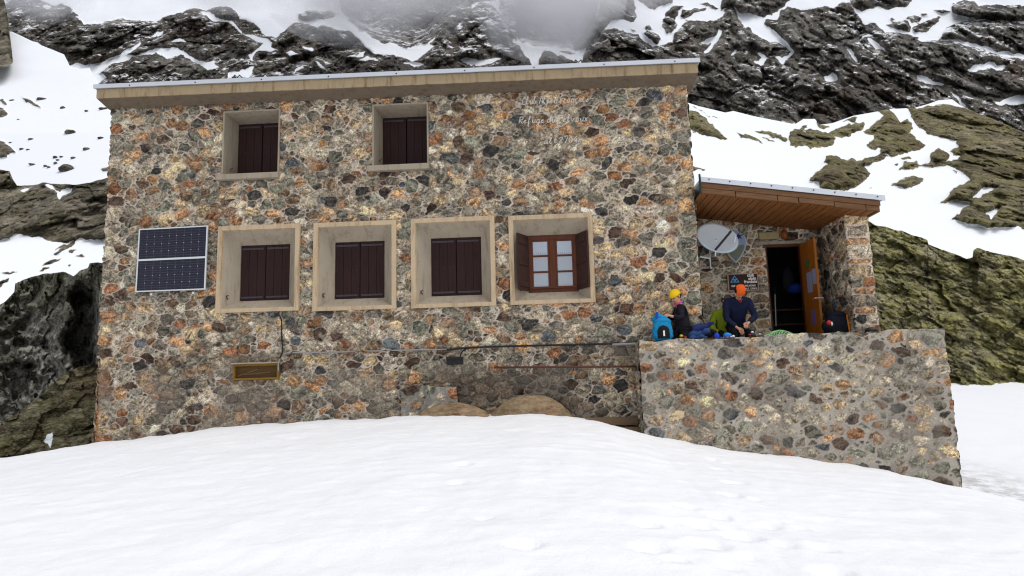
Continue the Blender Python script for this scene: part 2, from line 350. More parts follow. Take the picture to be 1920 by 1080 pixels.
def far_disp(P, m, X, Y, T):
    P = P*np.array([1, .65, 1])
    r = sstep(-4, 14, m)
    a = ridged(P/38+3, 5, 5)*9+fbm(P/70, 3, 8)*9
    w = worley((P+6*fbm(P/16, 3, 2)[..., None])*np.array([1/9, 1/9, 1/15]), 4)
    w2 = worley((P+3*fbm(P/7, 3, 2)[..., None])*np.array([1/3.5, 1/3.5, 1/5]), 9)
    w3 = worley((P+.8*fbm(P/2, 2, 2)[..., None])/1.5, 19)
    w0 = worley((P+9*fbm(P/25, 3, 22)[..., None])*np.array([1/26, 1/26, 1/38]), 44)
    Q4 = np.stack([P[..., 0]*.87+P[..., 2]*.5, P[..., 1], P[..., 2]*.87-P[..., 0]*.5], -1); w4 = worley((Q4+1.5*fbm(P/5, 3, 29)[..., None])*np.array([1/3.2, 1/5, 1/11]), 71)
    return r*(w4[2]*2.6-w4[0]*2.4+3+a*.9+w0[2]*7-w0[0]*8+(w[2]*5-w[0]*6)+(w2[2]*2.0-w2[0]*2.8)+(w3[2]*.9-w3[0]*.9)+ridged(P/3, 4, 6)*1.2)+(1-r)*fbm(P/30, 4, 12)*4
xs = pxs(0, 1920, 2, -700, 2700)
relief('mountain', xs, pl([(-700, -70), (2700, -70)]), pl([(-700, 470), (0, 180), (1200, 190), (1290, 300), (2700, 480)]), 190, far_dep,
       lambda x, y: masks(x, y, -20, OPS), far_disp, M_far, back=(20, 80), label='dark craggy mountain wall streaked with snow below the cloud')

# --- left snowfield, its rock band, the lower snow and the dark cliff
xs = pxs(-10, 236, 2, -500, 330)
def L5dep(X, Y, T=0): return np.interp(Y, [-400, -100, 40, 130, 250, 350, 400], [150, 108, 84, 68, 50, 39.5, 39])+(130-X)*.02
L5ops = [('R', [(-60,185),(0,200),(8,205),(16,215),(4,220),(-60,226)]), ('R', [(-60,255),(0,264),(14,272),(30,286),(14,288),(12,294),(-60,296)]), ('R', [(42,181),(50,184),(66,194),(75,200),(78,204),(62,197),(46,190)]), ('R', [(-20,184),(4,185),(14,194),(10,196),(0,188),(-20,187)]), ('R', [(192,318),(205,312),(215,316),(210,322),(196,322)])]
relief('snow_slope', xs, pl([(-500, -60), (-60, 20), (0, 56), (24, 60), (75, 84), (120, 102), (131, 124), (150, 130), (168, 127), (174, 140), (180, 158), (186, 168), (330, 190)]), pl([(-500, 385), (330, 385)]), 190, L5dep,
       lambda x, y: masks(x, y, -20, L5ops, 2, 8), lambda P, m, X, Y, T: sstep(-3, 6, m)*(.8+fbm(P/2, 3, 3)*.6)+fbm(P/9, 4, 4)*.5*np.clip(L5dep(X, Y)/50, .4, 2), M_band, back=(6, 20), label='steep snowfield left of the house dotted with stones')
relief('rock_buttress', pxs(-80, 24, 2), pl([(-80, -160), (0, -30), (6, -6), (12, 16), (16, 42), (19, 70), (23, 100), (24, 112)]), pl([(-80, 140), (0, 127), (12, 125), (20, 121), (24, 118)]), 90,
       lambda X, Y, T: L5dep(X, Y)-5, lambda x, y: 25+0*x, lambda P, m, X, Y, T: fbm(P/5, 5, 2)*1.6+worley(P/3, 2)[2]*1.2-2*sstep(12, 24, X), M_band, back=(.2,), label='dark rock buttress at the upper left edge')
relief('rock_band', xs, pl([(-500, 300), (-40, 312), (0, 318), (18, 320), (24, 336), (32, 348), (60, 347), (80, 342), (115, 345), (150, 346), (175, 340), (200, 333), (330, 325)]), pl([(-500, 560), (330, 560)]), 120,
       lambda X, Y, T: np.interp(Y, [300, 345, 450, 560], [38, 36.5, 31, 23]),
       lambda x, y: masks(x, y, -20, [('R', [(-600, 200), (330, 200), (330, 447), (190, 447), (150, 447), (143, 452), (120, 456), (112, 453), (90, 450), (75, 443), (60, 443), (44, 440), (32, 437), (18, 446), (-10, 452), (-600, 480)]), ('R', [(143,452),(135,462),(115,472),(100,480),(102,474),(115,466),(104,468),(118,460)]), ('R', [(81,497),(92,489),(106,486),(118,485),(108,490),(96,496)]), ('R', [(74,509),(84,503),(91,503),(82,508)]), ('R', [(-30,530),(0,527),(19,522),(16,530),(0,537),(-30,545)]), ('R', [(0,513),(16,509),(32,511),(14,514)]), ('R', [(129,472),(134,469),(145,469),(136,473)]), ('R', [(142,481),(150,478),(164,480),(150,483)]), ('R',[(129,497),(134,496),(131,499)]),
          ('S', [(78, 346), (90, 346), (103, 355), (113, 360), (116, 354), (136, 351), (134, 360), (120, 366), (112, 373), (108, 362), (95, 355)]), ('S', [(35,358),(45,356),(58,350),(52,358),(42,361)])], 2.5, 9),
       lambda P, m, X, Y, T: sstep(-2, 8, m)*(lambda Q: .5+fbm(Q/2, 5, 3)*1.5+(lambda w: w[2]*1.0-w[0]*.9)(worley(Q*np.array([.6, .6, .8]), 6))+(lambda w: w[2]*.25-w[0]*.3)(worley(Q*2.4, 8)))(P*np.array([1, .5, 1]))+fbm(P/4, 3, 4)*.15, M_band, jag=2.5, back=(1.5, 5), label='brown rock band between two snow patches left of the house')
def L2dep(X, Y, T):
    d = 17.4+fbm(p3(X, Y, k=1/14.), 3, 14)*.5+(850-Y)*.006+.9*np.sin(X/45.+.4)
    return d+2.3*sstep(122, 146, X+26*fbm(p3(X, Y, k=1/40.), 4, 4))*(1-sstep(172, 190, X))*sstep(515, 560, Y)
relief('dark_cliff', pxs(-10, 214, 1.6, -300, 300), pl([(-300, 600), (-20, 585), (8, 566), (14, 560), (28, 546), (20, 536), (42, 525), (70, 515), (100, 511), (118, 509), (138, 517), (150, 508), (165, 502), (168, 492), (188, 492), (300, 490)]), pl([(-300, 900), (300, 880)]), 190, L2dep,
       lambda x, y: 25+0*x, lambda P, m, X, Y, T: fbm(P/1.6*np.array([1, 1, .6]), 5, 3)*.34+(lambda w: w[2]*.55-w[0]*.5)(worley((P+.35*fbm(P*1.3, 3, 7)[..., None])*np.array([1.3, 1.3, .8]), 6))+ridged(P*2.2, 4, 2)*.14+(lambda w: w[2]*.12-w[0]*.12)(worley(P*np.array([4., 4., 3.]), 16)), M_dark, jag=3, back=(.8, 2.5, 5), label='dark vertical cliff face left of the house',
       extra={'lich': lambda P, m: np.linspace(0, 1, P.shape[0])[:, None]**3*1.2+0*m-.35})
relief('rocky_ledge', pxs(-10, 214, 1.6, -300, 300), pl([(-300, 880), (-40, 826), (0, 797), (40, 770), (80, 737), (100, 718), (112, 704), (145, 689), (170, 684), (300, 670)]), pl([(-300, 980), (0, 900), (172, 880), (300, 870)]), 110,
       lambda X, Y, T: 14.2+(880-Y)*.011, lambda x, y: masks(x, y, 25, [('S', [(80, 828), (90, 815), (98, 808), (97, 825), (93, 842), (88, 832)])], 2, 6),
       lambda P, m, X, Y, T: fbm(P/.9, 5, 3)*.28+(lambda w: w[2]*.28-w[0]*.25)(worley((P+.2*fbm(P*2, 3, 7)[..., None])*np.array([2.2, 2.2, 3.4]), 6))+ridged(P*5, 3, 2)*.05, M_ramp, jag=3, back=(.4, 1.2, 3), label='brown slanting rock ledge beside the house corner')

# --- right side
R3ops = [('R', [(1280,203),(1305,210),(1325,222),(1345,240),(1355,250),(1365,263),(1340,258),(1310,248),(1280,240)]), ('R', [(1374,245),(1395,251),(1415,258),(1428,267),(1410,263),(1390,254)]), ('R', [(1408,246),(1440,246),(1460,253),(1480,262),(1474,267),(1450,257),(1425,252)]), ('R', [(1428,256),(1455,265),(1442,264)]), ('R', [(1303,202),(1326,210),(1310,207)]), ('R', [(1324,214),(1346,221),(1330,218)]),
 ('R', [(1480,273),(1482,258),(1484,246),(1500,240),(1506,236),(1514,236),(1514,241),(1505,246),(1530,242),(1555,248),(1567,260),(1560,272),(1545,276),(1530,278),(1500,275)]),
 ('R', [(1566,240),(1580,238),(1600,229),(1622,231),(1616,245),(1600,250),(1580,260),(1564,255),(1554,250)]), ('R', [(1530,225),(1538,234),(1556,236),(1545,241),(1533,237)]), ('R', [(1580,228),(1598,222),(1612,221),(1600,228)]),
 ('R', [(1618,248),(1640,230),(1655,216),(1645,206),(1668,206),(1683,220),(1688,229),(1700,224),(1710,238),(1705,250),(1720,262),(1734,272),(1730,279),(1700,285),(1675,293),(1668,290),(1650,290),(1655,280),(1630,278),(1624,272),(1642,263),(1640,255),(1625,252)]),
 ('R', [(1652,288),(1665,293),(1645,305),(1620,314),(1608,300),(1628,295)]),
 ('R', [(1518,336),(1535,322),(1552,308),(1543,306),(1548,295),(1570,291),(1580,300),(1594,297),(1612,303),(1633,325),(1622,338),(1605,350),(1588,358),(1560,355),(1538,351),(1536,342)]),
 ('R', [(1669,348),(1695,334),(1715,331),(1736,337),(1725,345),(1700,353),(1680,350)]), ('R', [(1684,319),(1695,304),(1720,304),(1724,311),(1745,303),(1745,290),(1760,279),(1775,285),(1782,291),(1772,308),(1745,311),(1700,317)]),
 ('R', [(1700,196),(1720,202),(1770,196),(1820,206),(1880,225),(2600,300),(2600,435),(1925,427),(1880,426),(1850,425),(1820,419),(1782,411),(1800,398),(1816,385),(1818,380),(1795,374),(1764,379),(1790,352),(1818,338),(1810,326),(1790,315),(1768,309),(1790,291),(1780,283),(1797,277),(1792,262),(1768,258),(1742,250),(1723,240),(1712,228),(1706,210)]),
 ('R', [(1690,298),(1704,292),(1708,297),(1694,301)]), ('R', [(1676,307),(1683,306),(1680,313)]), ('R', [(1735,311),(1760,310),(1745,315)]), ('R', [(1786,319),(1798,321),(1792,324)]), ('R', [(1629,353),(1638,350),(1635,354)]), ('R', [(1290,308),(1308,315),(1320,317),(1300,320)]),
 ('S', [(1774,301),(1785,292),(1800,292),(1796,298),(1780,303)]), ('S', [(1823,370),(1838,360),(1844,350),(1868,350),(1852,360),(1835,370)]), ('S', [(1847,397),(1870,391),(1865,402),(1860,412),(1856,404)]), ('S', [(1905,335),(2300,338),(2300,346),(1925,342)])]
def R3dep(X, Y, T=0): return np.interp(Y, [-100, 185, 250, 300, 360, 420, 520], [120, 84, 70, 60, 50, 42, 33])
relief('snowfield', pxs(1284, 1930, 2, 640, 2600), pl([(640, 330), (1200, 205), (1270, 190), (1285, 191), (1310, 199), (1360, 211), (1375, 208), (1410, 217), (1490, 233), (1500, 227), (1506, 223), (1528, 223), (1536, 234), (1560, 231), (1600, 217), (1645, 209), (1660, 205), (1715, 202), (1740, 195), (1760, 188), (1785, 186), (1800, 197), (1830, 211), (1860, 222), (1925, 250), (2600, 300)]), pl([(640, 540), (2600, 540)]), 200, R3dep,
       lambda x, y: masks(x, y, -20, R3ops, 3, 10), lambda P, m, X, Y, T: (lambda P: sstep(-3, 12, m)*(1.6+fbm(P/4, 5, 3)*2.4+(lambda w: w[2]*1.6-w[0]*1.8)(worley((P+1.2*fbm(P/3, 3, 7)[..., None])/3.2, 6))+(lambda w: w[2]*.5-w[0]*.5)(worley(P/.8, 16))+ridged(P/1.6, 3, 5)*.25+(lambda w: w[2]*.16-w[0]*.16)(worley(P/.3, 36)))+fbm(P/10, 3, 4)*.4)(P*np.array([1, .3, 1])), M_lich2, back=(6, 25), label='upper snowfield with mossy outcrops behind the porch')
relief('lichen_cliff', pxs(1530, 1930, 1.8, 1330, 2500), pl([(1330, 690), (1380, 600), (1450, 480), (1530, 430), (1600, 405), (1630, 415), (1642, 422), (1665, 426), (1682, 432), (1690, 431), (1710, 440), (1724, 445), (1740, 450), (1736, 456), (1765, 468), (1790, 475), (1812, 486), (1824, 483), (1820, 474), (1832, 465), (1850, 470), (1880, 477), (1905, 482), (1925, 490), (2500, 560)]), pl([(1330, 735), (2500, 745)]), 190,
       lambda X, Y, T: 25.5+(735-Y)*.018, lambda x, y: 25+0*x,
       lambda P, m, X, Y, T: (lambda Q: fbm(P/3.5, 5, 3)*1.3+(lambda w: w[2]*.9-w[0]*.8)(worley((Q+.5*fbm(P/1.2, 3, 7)[..., None])*np.array([.6, .6, .95]), 6))+(lambda w: w[2]*.42-w[0]*.42)(worley((Q+.25*fbm(P*2, 3, 47)[..., None])*np.array([1.3, 1.3, 2.0]), 8))+(lambda w: w[2]*.14-w[0]*.2)(worley(Q*np.array([4.5, 4.5, 7.]), 8))+ridged(Q*1.4, 4, 77)*.2)(np.stack([P[..., 0]*.9-P[..., 2]*.4, P[..., 1], P[..., 2]*.9+P[..., 0]*.42], -1)), M_lich, jag=2.5, back=(1.5, 4), label='yellow green lichen covered cliff right of the terrace')
def R1dep(X, Y, T): return 1/(.0375+(Y-712)*.000196)
o = relief('snow_bank', pxs(1740, 1930, 2, 1660, 2500), pl([(1660, 712), (1780, 711), (1850, 712), (1925, 714), (2500, 730)]), pl([(1660, 1000), (1800, 990), (2500, 1300)]), 120, R1dep,
       lambda x, y: -20+0*x, lambda P, m, X, Y, T: fbm(P/2, 4, 3)*.12+ridged(P*np.array([.8, 1.2, 1.2]), 4, 5)*.05*sstep(760, 880, Y), M_snow, smooth=True, back=(2, 6), label='lower snow bank right of the terrace wall',
       extra={'dirt': lambda P, m: np.concatenate([np.clip((.50-np.linspace(0, 1, 120))*4, 0, .8), [0, 0]])[:, None]*(1+0*m)})

# --- foreground snow mound
PRO = [(-60, 868), (0, 860), (90, 846), (172, 832), (230, 826), (300, 818), (400, 805), (520, 795), (600, 790), (700, 785), (770, 780), (850, 777), (920, 778), (1000, 774), (1060, 779), (1120, 788), (1210, 815), (1300, 833), (1400, 848), (1500, 858), (1600, 872), (1700, 892), (1815, 917), (1870, 930), (1925, 948), (2050, 985)]
zpl = pY(1198, 640, -.6)[2]; PL = pY(1198, 640, -.6); PR = pZ(1770, 617, zpl); pdir = (PR-PL)[:2]/np.linalg.norm((PR-PL)[:2]); pm = (PR[1]-PL[1])/(PR[0]-PL[0])
def ywall(x): return np.where(x < 1.5, -.03, np.minimum(-.6, PL[1]+(x-PL[0])*pm))
cx, cz = [], []
for a, b in PRO:
    y = -.03 if a < 1200 else -.9
    for _ in range(6): y = float(ywall(pY(a, b, y)[0]))
    q = pY(a, b, y); cx.append(q[0]); cz.append(q[2])
cx = np.array([-60, -30, -16]+cx+[12, 20, 60]); cz = np.array([-6, -2.2, -.1]+cz+[-1.3, -2.5, -6])
def mound(X, Y):
    zc = np.interp(X, cx, cz)+.0; yw = ywall(X); ys = -.03+(np.minimum(-.6, PL[1]+(X-PL[0])*pm)+.03)*sstep(-2, 3, X); t = np.clip((np.minimum(yw, ys)-Y)/12, 0, 1); t2 = t**1.25
    flat = -.035*np.abs(X)**1.15*np.clip((np.abs(X)-3)/6, 0, 1)
    z = zc*(1-t2)+(0+flat)*t2
    z = np.where(Y > yw+.02, z-(Y-yw)*.9, z)
    P = p3(X, Y)
    z = z+fbm(P/1.4, 4, 3)*.035*sstep(0, .08, t)+(ridged(p3(X*.9+Y*.7, Y*1.7-X*.5)/1.0, 3, 9))*.02+fbm(P*5, 3, 5)*.010+ridged(p3(X*5.5+Y*2, Y*9-X*2), 3, 25)*.006
    z = z+fbm(P*3.5, 3, 15)*.035*np.exp(-t*40)
    return z
ux = np.arange(-10.5, 9.5, .045); gx = np.concatenate([[-80, -50, -35, -25, -19, -15, -12.5, -11.3], ux, [10, 11, 12.5, 15, 19, 25, 35, 60]])
uy = np.arange(-11, -.0, .045); gy = np.concatenate([[-90, -50, -30, -20, -16, -14, -13, -12, -11.4], uy, [.05, .15, .3, .6, 1.2, 2.5]])
GX, GY = np.meshgrid(gx, gy); GZ = mound(GX, GY)
def ground(px, py, it=30):
    z = .5; 
    for _ in range(it):
        q = pZ(px, py, z); z = .5*z+.5*float(mound(np.array([q[0]]), np.array([q[1]]))[0])
    return q
for (a, b, r, dp) in [(1335, 862, .10, .04), (1350, 880, .14, .05), (1378, 905, .16, .06), (1368, 928, .15, .06), (1417, 938, .07, .06), (1440, 944, .04, .04), (1348, 970, .13, .08), (1310, 985, .16, .05), (1440, 987, .12, .06), (1456, 978, .05, .04), (1325, 1020, .2, .06), (1548, 1030, .1, .05), (1220, 1028, .16, .05), (1407, 1044, .07, .05), (1390, 1008, .2, .05), (1560, 1075, .16, .07), (1270, 1050, .1, .05), (985, 1022, .16, .06), (905, 972, .1, .03), (880, 845, .1, .03), (870, 870, .12, .04), (1045, 868, .06, .03), (725, 830, .07, .03), (1368, 1062, .1, .04), (860, 905, .12, .03), (1500, 990, .09, .03), (1290, 950, .12, .04), (1215, 985, .12, .04), (1470, 1020, .12, .04)]:
    q = ground(a, b); r *= .72; dp *= 1.25; d2 = ((GX-q[0])**2+((GY-q[1])*1.3)**2)/(r*r)
    GZ += np.where(d2 < 16, -dp*1.15*(1-sstep(.75, 1.25, np.sqrt(d2)))+dp*.12*np.exp(-(np.sqrt(d2)-1.5)**2*4), 0)*.8*(.75+.5*fbm(p3(GX, GY, k=9.), 2, 4))
o = gridmesh('snow_ground', np.stack([GX, GY, GZ], -1), attrs={'dirt': np.zeros_like(GX)}, mat=M_snow); tag(o, 'smooth white snow mound filling the foreground', kind='structure')

# ------------------------------------------------------------------ masonry
PAL = [(srgb(140, 130, 112), 20), (srgb(172, 157, 132), 20), (srgb(114, 108, 95), 12), (srgb(128, 126, 108), 9), (srgb(70, 66, 62), 5), (srgb(188, 138, 92), 9), (srgb(194, 164, 122), 15), (srgb(90, 68, 54), 7), (srgb(150, 98, 62), 4), (srgb(190, 174, 150), 11), (srgb(84, 88, 90), 3), (srgb(136, 108, 82), 9)]
PW = np.array([w for _, w in PAL], float); PW /= PW.sum(); PC = np.array([c for c, _ in PAL])*.93; PC = PC*.82+PC.mean(1, keepdims=True)*np.array([1.12, 1, .80])*.20
ACC = np.array([srgb(170, 116, 66), srgb(120, 88, 58), srgb(176, 164, 136), srgb(66, 56, 46), srgb(132, 128, 110), srgb(98, 92, 80), srgb(60, 58, 54)])
def masonry(W, H, res, seed, rlo=.055, rhi=.17, mortar=.012, grow=.03, mcol=srgb(182, 170, 156), big=1.0, depth=.035, fixed=(), bias=None, dens=.86, aspect=1.75, mdark=0):
    rg = np.random.default_rng(seed); nx = int(round(W/res))+1; ny = int(round(H/res))+1
    X, Z = np.meshgrid(np.linspace(0, W, nx), np.linspace(0, H, ny)); X = X.astype(np.float32); Z = Z.astype(np.float32)
    WX = X+.034*fbm(p3(X, Z, k=6.), 3, seed)+.012*vn(p3(X, Z, k=23.), seed); WZ = Z+.026*fbm(p3(X, Z, k=6.)+40, 3, seed+1)+.010*vn(p3(X, Z, k=23.)+9, seed)
    S = [tuple(f) for f in fixed]
    pts = np.array([(f[0], f[1]*1.25, max(f[2], f[3])) for f in fixed]) if fixed else np.zeros((0, 3))
    N = int(W*H*60*big)
    rr = rlo+(rhi-rlo)*rg.random(N)**2.6; rr = np.sort(rr)[::-1]; cell = {}
    def near(x, z):
        i, j = int(x/.25), int(z/.25)
        for a in range(i-2, i+3):
            for b in range(j-2, j+3): yield from cell.get((a, b), ())
    for f in fixed: cell.setdefault((int(f[0]/.25), int(f[1]*1.25/.25)), []).append((f[0], f[1]*1.25, max(f[2], f[3]*1.25)))
    K = 7
    for r in rr:
        for _ in range(K):
            x = rg.uniform(-.05, W+.05); z = rg.uniform(-.05, H+.05)*1.25; ok = True
            for (a, b, c) in near(x, z):
                if (a-x)**2+(b-z)**2 < ((c+r)*dens)**2: ok = False; break
            if ok:
                cell.setdefault((int(x/.25), int(z/.25)), []).append((x, z, r)); asp = rg.uniform(.95, aspect)
                S.append((x, z/1.25, r*math.sqrt(asp)*.98, r/math.sqrt(asp)*.86, rg.normal(0, .3), rg.uniform(1.9, 4.5), -1)); break
    F1 = np.full(X.shape, 9., np.float32); F2 = F1.copy(); ID = np.full(X.shape, -1)
    for k, (x, z, rx, rz, an, pw, ci) in enumerate(S):
        R = max(rx, rz)*1.5+.12; i0 = max(0, int((x-R)/res)); i1 = min(nx, int((x+R)/res)+2); j0 = max(0, int((z-R)/res)); j1 = min(ny, int((z+R)/res)+2)
        if i0 >= i1 or j0 >= j1: continue
        dx = WX[j0:j1, i0:i1]-x; dz = WZ[j0:j1, i0:i1]-z; c, s = math.cos(an), math.sin(an)
        u = np.abs(dx*c+dz*s)/rx; v = np.abs(-dx*s+dz*c)/rz
        if ci >= 0: d = ((u**pw+v**pw)**(1/pw)-1)*min(rx, rz)
        else:      # broken stone: irregular convex outline
            uu = (dx*c+dz*s)/rx; vv = (-dx*s+dz*c)/rz; nk = int(rg.integers(4, 8)); a0 = rg.uniform(0, 6.28); d = (u**2.2+v**2.2)**(1/2.2)*.82
            for q_ in range(nk):
                ak = a0+6.283*(q_+rg.uniform(-.28, .28))/nk; d = np.maximum(d, (uu*math.cos(ak)+vv*math.sin(ak))/rg.uniform(.78, .98))
            d = (d-1)*min(rx, rz)
        f1 = F1[j0:j1, i0:i1]; f2 = F2[j0:j1, i0:i1]; n = d < f1
        F2[j0:j1, i0:i1] = np.where(n, f1, np.minimum(f2, d)); F1[j0:j1, i0:i1] = np.where(n, d, f1); ID[j0:j1, i0:i1] = np.where(n, k, ID[j0:j1, i0:i1])
    edge = np.minimum((F2-F1)*.5, grow-F1)+.006*fbm(p3(X, Z, k=22.), 3, seed+4)
    mo = mortar*(1+.7*fbm(p3(X, Z, k=1.6), 2, seed+9)); e = edge-mo
    st = sstep(0, .009, e)
    n = len(S); ch = rg.choice(len(PAL), n, p=PW)
    if bias is not None:
        for k, sdat in enumerate(S):
            b = bias(sdat[0], sdat[1], rg)
            if b is not None: ch[k] = b
    for k, sdat in enumerate(S):
        if sdat[6] >= 0: ch[k] = int(sdat[6])
    bc = PC[ch]*(1+rg.normal(0, .2, (n, 1)))*(1+rg.normal(0, .014, (n, 3))); ac = ACC[rg.integers(0, len(ACC), n)]; am = rg.random(n)**1.6; an2 = rg.uniform(-1.2, 1.2, n)
    sh = rg.uniform(.25, 1, n); tx = rg.normal(0, .12, n); tz = rg.normal(0, .12, n); off = rg.uniform(0, 50, n)
    I = np.clip(ID, 0, None); ca, sa = np.cos(an2[I]), np.sin(an2[I]); U = (X*ca+Z*sa); Vv = (-X*sa+Z*ca)
    v1 = fbm(p3(U*7+off[I], Vv*26), 4, seed+2); v2 = fbm(p3(X*13+off[I], Z*13), 4, seed+3); v3 = fbm(p3(X, Z, k=55.), 2, seed+6)
    dk = 1-.0*e; c = bc[I]*np.clip(np.exp(1.5*v1+1.2*v3+.8*v2), .2, 1.75)[..., None]; k = (sstep(.0, .3, v2+.3*v3)*am[I]*.8)[..., None]; c = c*(1-k)+ac[I]*.85*(1+.5*v1+.5*v3)[..., None]*k
    
    sx = np.array([s_[0] for s_ in S])[I]; sz = np.array([s_[1] for s_ in S])[I]
    hs = (1-np.exp(-np.clip(e, 0, 1)/.022))*(.45+.55*sh[I])*depth+((X-sx)*tx[I]+(Z-sz)*tz[I])*st*.7+v1*.006+v2*.006
    mc = np.array(mcol)*(1+.4*np.exp(-(e/.012)**2)+.22*fbm(p3(X, Z, k=3.5), 4, seed+7)+.18*v3)[..., None]
    hm = .004*fbm(p3(X, Z, k=18.), 3, seed+8)-.004-.03*sstep(.0, .25, fbm(p3(X, Z, k=2.3), 3, seed+12))
    h = hm*(1-st)+hs*st; C = mc*(1-st[..., None])+c*st[..., None]
    global LAST_ST; LAST_ST = st
    return X, Z, h, np.clip(C, .006, .8)
MS = Nt('rubble_stone', .85); _v = MS.coord(); _c = MS.attr('col').outputs['Color']; _n = MS.noise(_v, 42, 7, .75)
MS.color(MS.mix(MS.math('MULTIPLY_ADD', MS.attr('stn').outputs['Fac'], .75, .25), _c, MS.ramp(_n, [(.3, .3), (.52, 1.0), (.70, 1.9)]), 'MULTIPLY')); MS.bump(MS.math('ADD', _n, MS.noise(_v, 25, 4)), .6, .02); M_stone = MS.m
def stone_panel(name, origin, u, W, H, res, parent, nrm=None, holes=(), ret=.3, tint=None, hadd=None, cover=None, wz=(0, 0, 1), **k):
    X, Z, h, C = masonry(W, H, res, **k)
    if hadd is not None: h = h+hadd(X, Z)
    if tint is not None: C = tint(X, Z, C)
    ST = LAST_ST.copy()
    u = np.array(u, float); u /= np.linalg.norm(u); n = np.array(nrm if nrm is not None else np.cross(u, [0, 0, 1])); w = np.array(wz, float)
    P = np.array(origin)+X[..., None]*u+Z[..., None]*w+h[..., None]*n
    if ret:
        ew = (1-sstep(0, .12, X))+sstep(W-.12, W, X); P = P+(u*1.0)*(ew*.028*fbm(p3(Z, X*0+k['seed'], k=5.), 3, 3))[..., None]
        P = P+w*(sstep(H-.1, H, Z)*.05*fbm(p3(X, X*0+k['seed'], k=4.), 3, 3))[..., None]
    keep = np.ones((P.shape[0]-1, P.shape[1]-1), bool); xc = (X[1:, 1:]+X[:-1, :-1])/2; zc = (Z[1:, 1:]+Z[:-1, :-1])/2
    for (a, b, c, d) in holes: keep &= ~((xc > a) & (xc < b) & (zc > c) & (zc < d))
    if ret:   # returns round the two side edges
        Lc = P[:, :1]-n*(h[:, :1, None]+ret); Rc = P[:, -1:]-n*(h[:, -1:, None]+ret)
        P = np.concatenate([Lc, P, Rc], 1); C = np.concatenate([C[:, :1], C, C[:, -1:]], 1); ST = np.concatenate([ST[:, :1], ST, ST[:, -1:]], 1); t = np.ones((keep.shape[0], 1), bool); keep = np.concatenate([t, keep, t], 1)
        Tc = P[-1:]-n*ret; P = np.concatenate([P, Tc]); C = np.concatenate([C, C[-1:]]); ST = np.concatenate([ST, ST[-1:]]); keep = np.concatenate([keep, np.ones((1, keep.shape[1]), bool)])
    return gridmesh(name, P, attrs={'stn': ST}, cols={'col': C}, keep=keep, mat=M_stone, parent=parent)

# ------------------------------------------------------------------ other materials
def concrete(name, c, streak=.5):
    m = Nt(name, .85); v = m.coord(); a = m.noise(v, 3, 7, .65); st = m.noise(m.mapped(v, (5, 5, .7)), 2, 6, .7)
    col = m.mix(a, tuple(x*.78 for x in c), tuple(x*1.15 for x in c))
    col = m.mix(m.math('MULTIPLY', m.ramp(st, [(.5, 0), (.68, 1)]), streak), col, tuple(x*y for x, y in zip(c, (.45, .38, .3))))
    col = m.mix(m.ramp(m.noise(v, 40, 3, .6), [(.62, 0), (.72, .5)]), col, tuple(x*.5 for x in c)); m.color(col)
    m.bump(m.noise(v, 30, 6, .7), .35, .012); return m.m
M_conc = concrete('board_marked_concrete', srgb(158, 146, 128), .55)
M_corn = concrete('weathered_cornice_concrete', srgb(166, 146, 116), .9)
def wood(name, c, sc=1, horiz=True, plank=None, rough=.7, axis=0, dark=.45):
    m = Nt(name, rough); v = m.coord(); s = [14, 14, 14]; s[axis] = 1.2
    g = m.noise(m.mapped(v, tuple(x*sc for x in s)), 2, 8, .7, .3); b = m.noise(v, 2.5*sc, 4, .6)
    col = m.ramp(g, [(.3, tuple(x*dark for x in c)), (.55, c), (.8, tuple(min(1, x*1.5) for x in c))])
    m.color(m.mix(m.math('MULTIPLY', b, .8), col, tuple(x*.6 for x in c))); m.bump(g, .4, .006); return m.m
M_shut = wood('dark_brown_shutter_wood', srgb(50, 27, 26), 1, axis=2, rough=.75)
M_shut2 = wood('brown_open_shutter_wood', srgb(62, 38, 30), 1, axis=2, rough=.7)
M_frame = wood('red_brown_window_wood', srgb(98, 48, 24), 1, axis=2, rough=.5)
M_fascia = wood('orange_brown_fascia_timber', srgb(128, 92, 62), 1, axis=0)
M_soffit = wood('orange_brown_soffit_boards', srgb(146, 92, 46), 1, axis=1, dark=.2)
M_door = wood('varnished_door_wood', srgb(176, 104, 34), 1, axis=2, rough=.45)
M_plank = wood('grey_brown_plank', srgb(122, 98, 74), 1, axis=0)
M_ochre = wood('ochre_painted_wood', srgb(142, 104, 34), 1, axis=0)
M_dkwood = wood('dark_furniture_wood', srgb(96, 60, 44), 1, axis=2)
M_metal = simple('galvanised_sheet_metal', srgb(200, 203, 208), .38, .08, 3, metal=.35, bump=.05, spec=.5)
M_white = simple('white_enamel', srgb(214, 222, 228), .4, .05, 3, bump=0)
M_alu = simple('aluminium_frame', srgb(205, 208, 210), .4, .06, 8, metal=.3, bump=0)
M_iron = simple('grey_painted_iron', srgb(62, 56, 60), .55, .25, 20)
M_rust = simple('rusted_iron', srgb(88, 56, 46), .85, .35, 30)
M_black = simple('black_rubber', (.012, .012, .014), .6, .2, 20, bump=.05)
M_greyp = simple('grey_plastic_pipe', srgb(140, 136, 134), .5, .15, 10, bump=.05)
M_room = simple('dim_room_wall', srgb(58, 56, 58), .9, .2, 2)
M_int = simple('interior_plaster', srgb(96, 92, 90), .9, .2, 2)
gm = Nt('window_glass', .06); gm.color((.30, .33, .37)); gm.b.inputs['Specular IOR Level'].default_value = .9; gm.b.inputs['Metallic'].default_value = .0; gm.b.inputs['Coat Weight'].default_value = .6; M_glass = gm.m
M_curt = simple('white_lace_curtain', srgb(180, 188, 200), .9, .2, 60, bump=.4)
M_cell = simple('solar_cell', srgb(20, 20, 36), .3, .15, 4, bump=0, spec=.35)
M_cellw = simple('cell_gap_white', srgb(200, 200, 210), .5, .05, 4, bump=0)
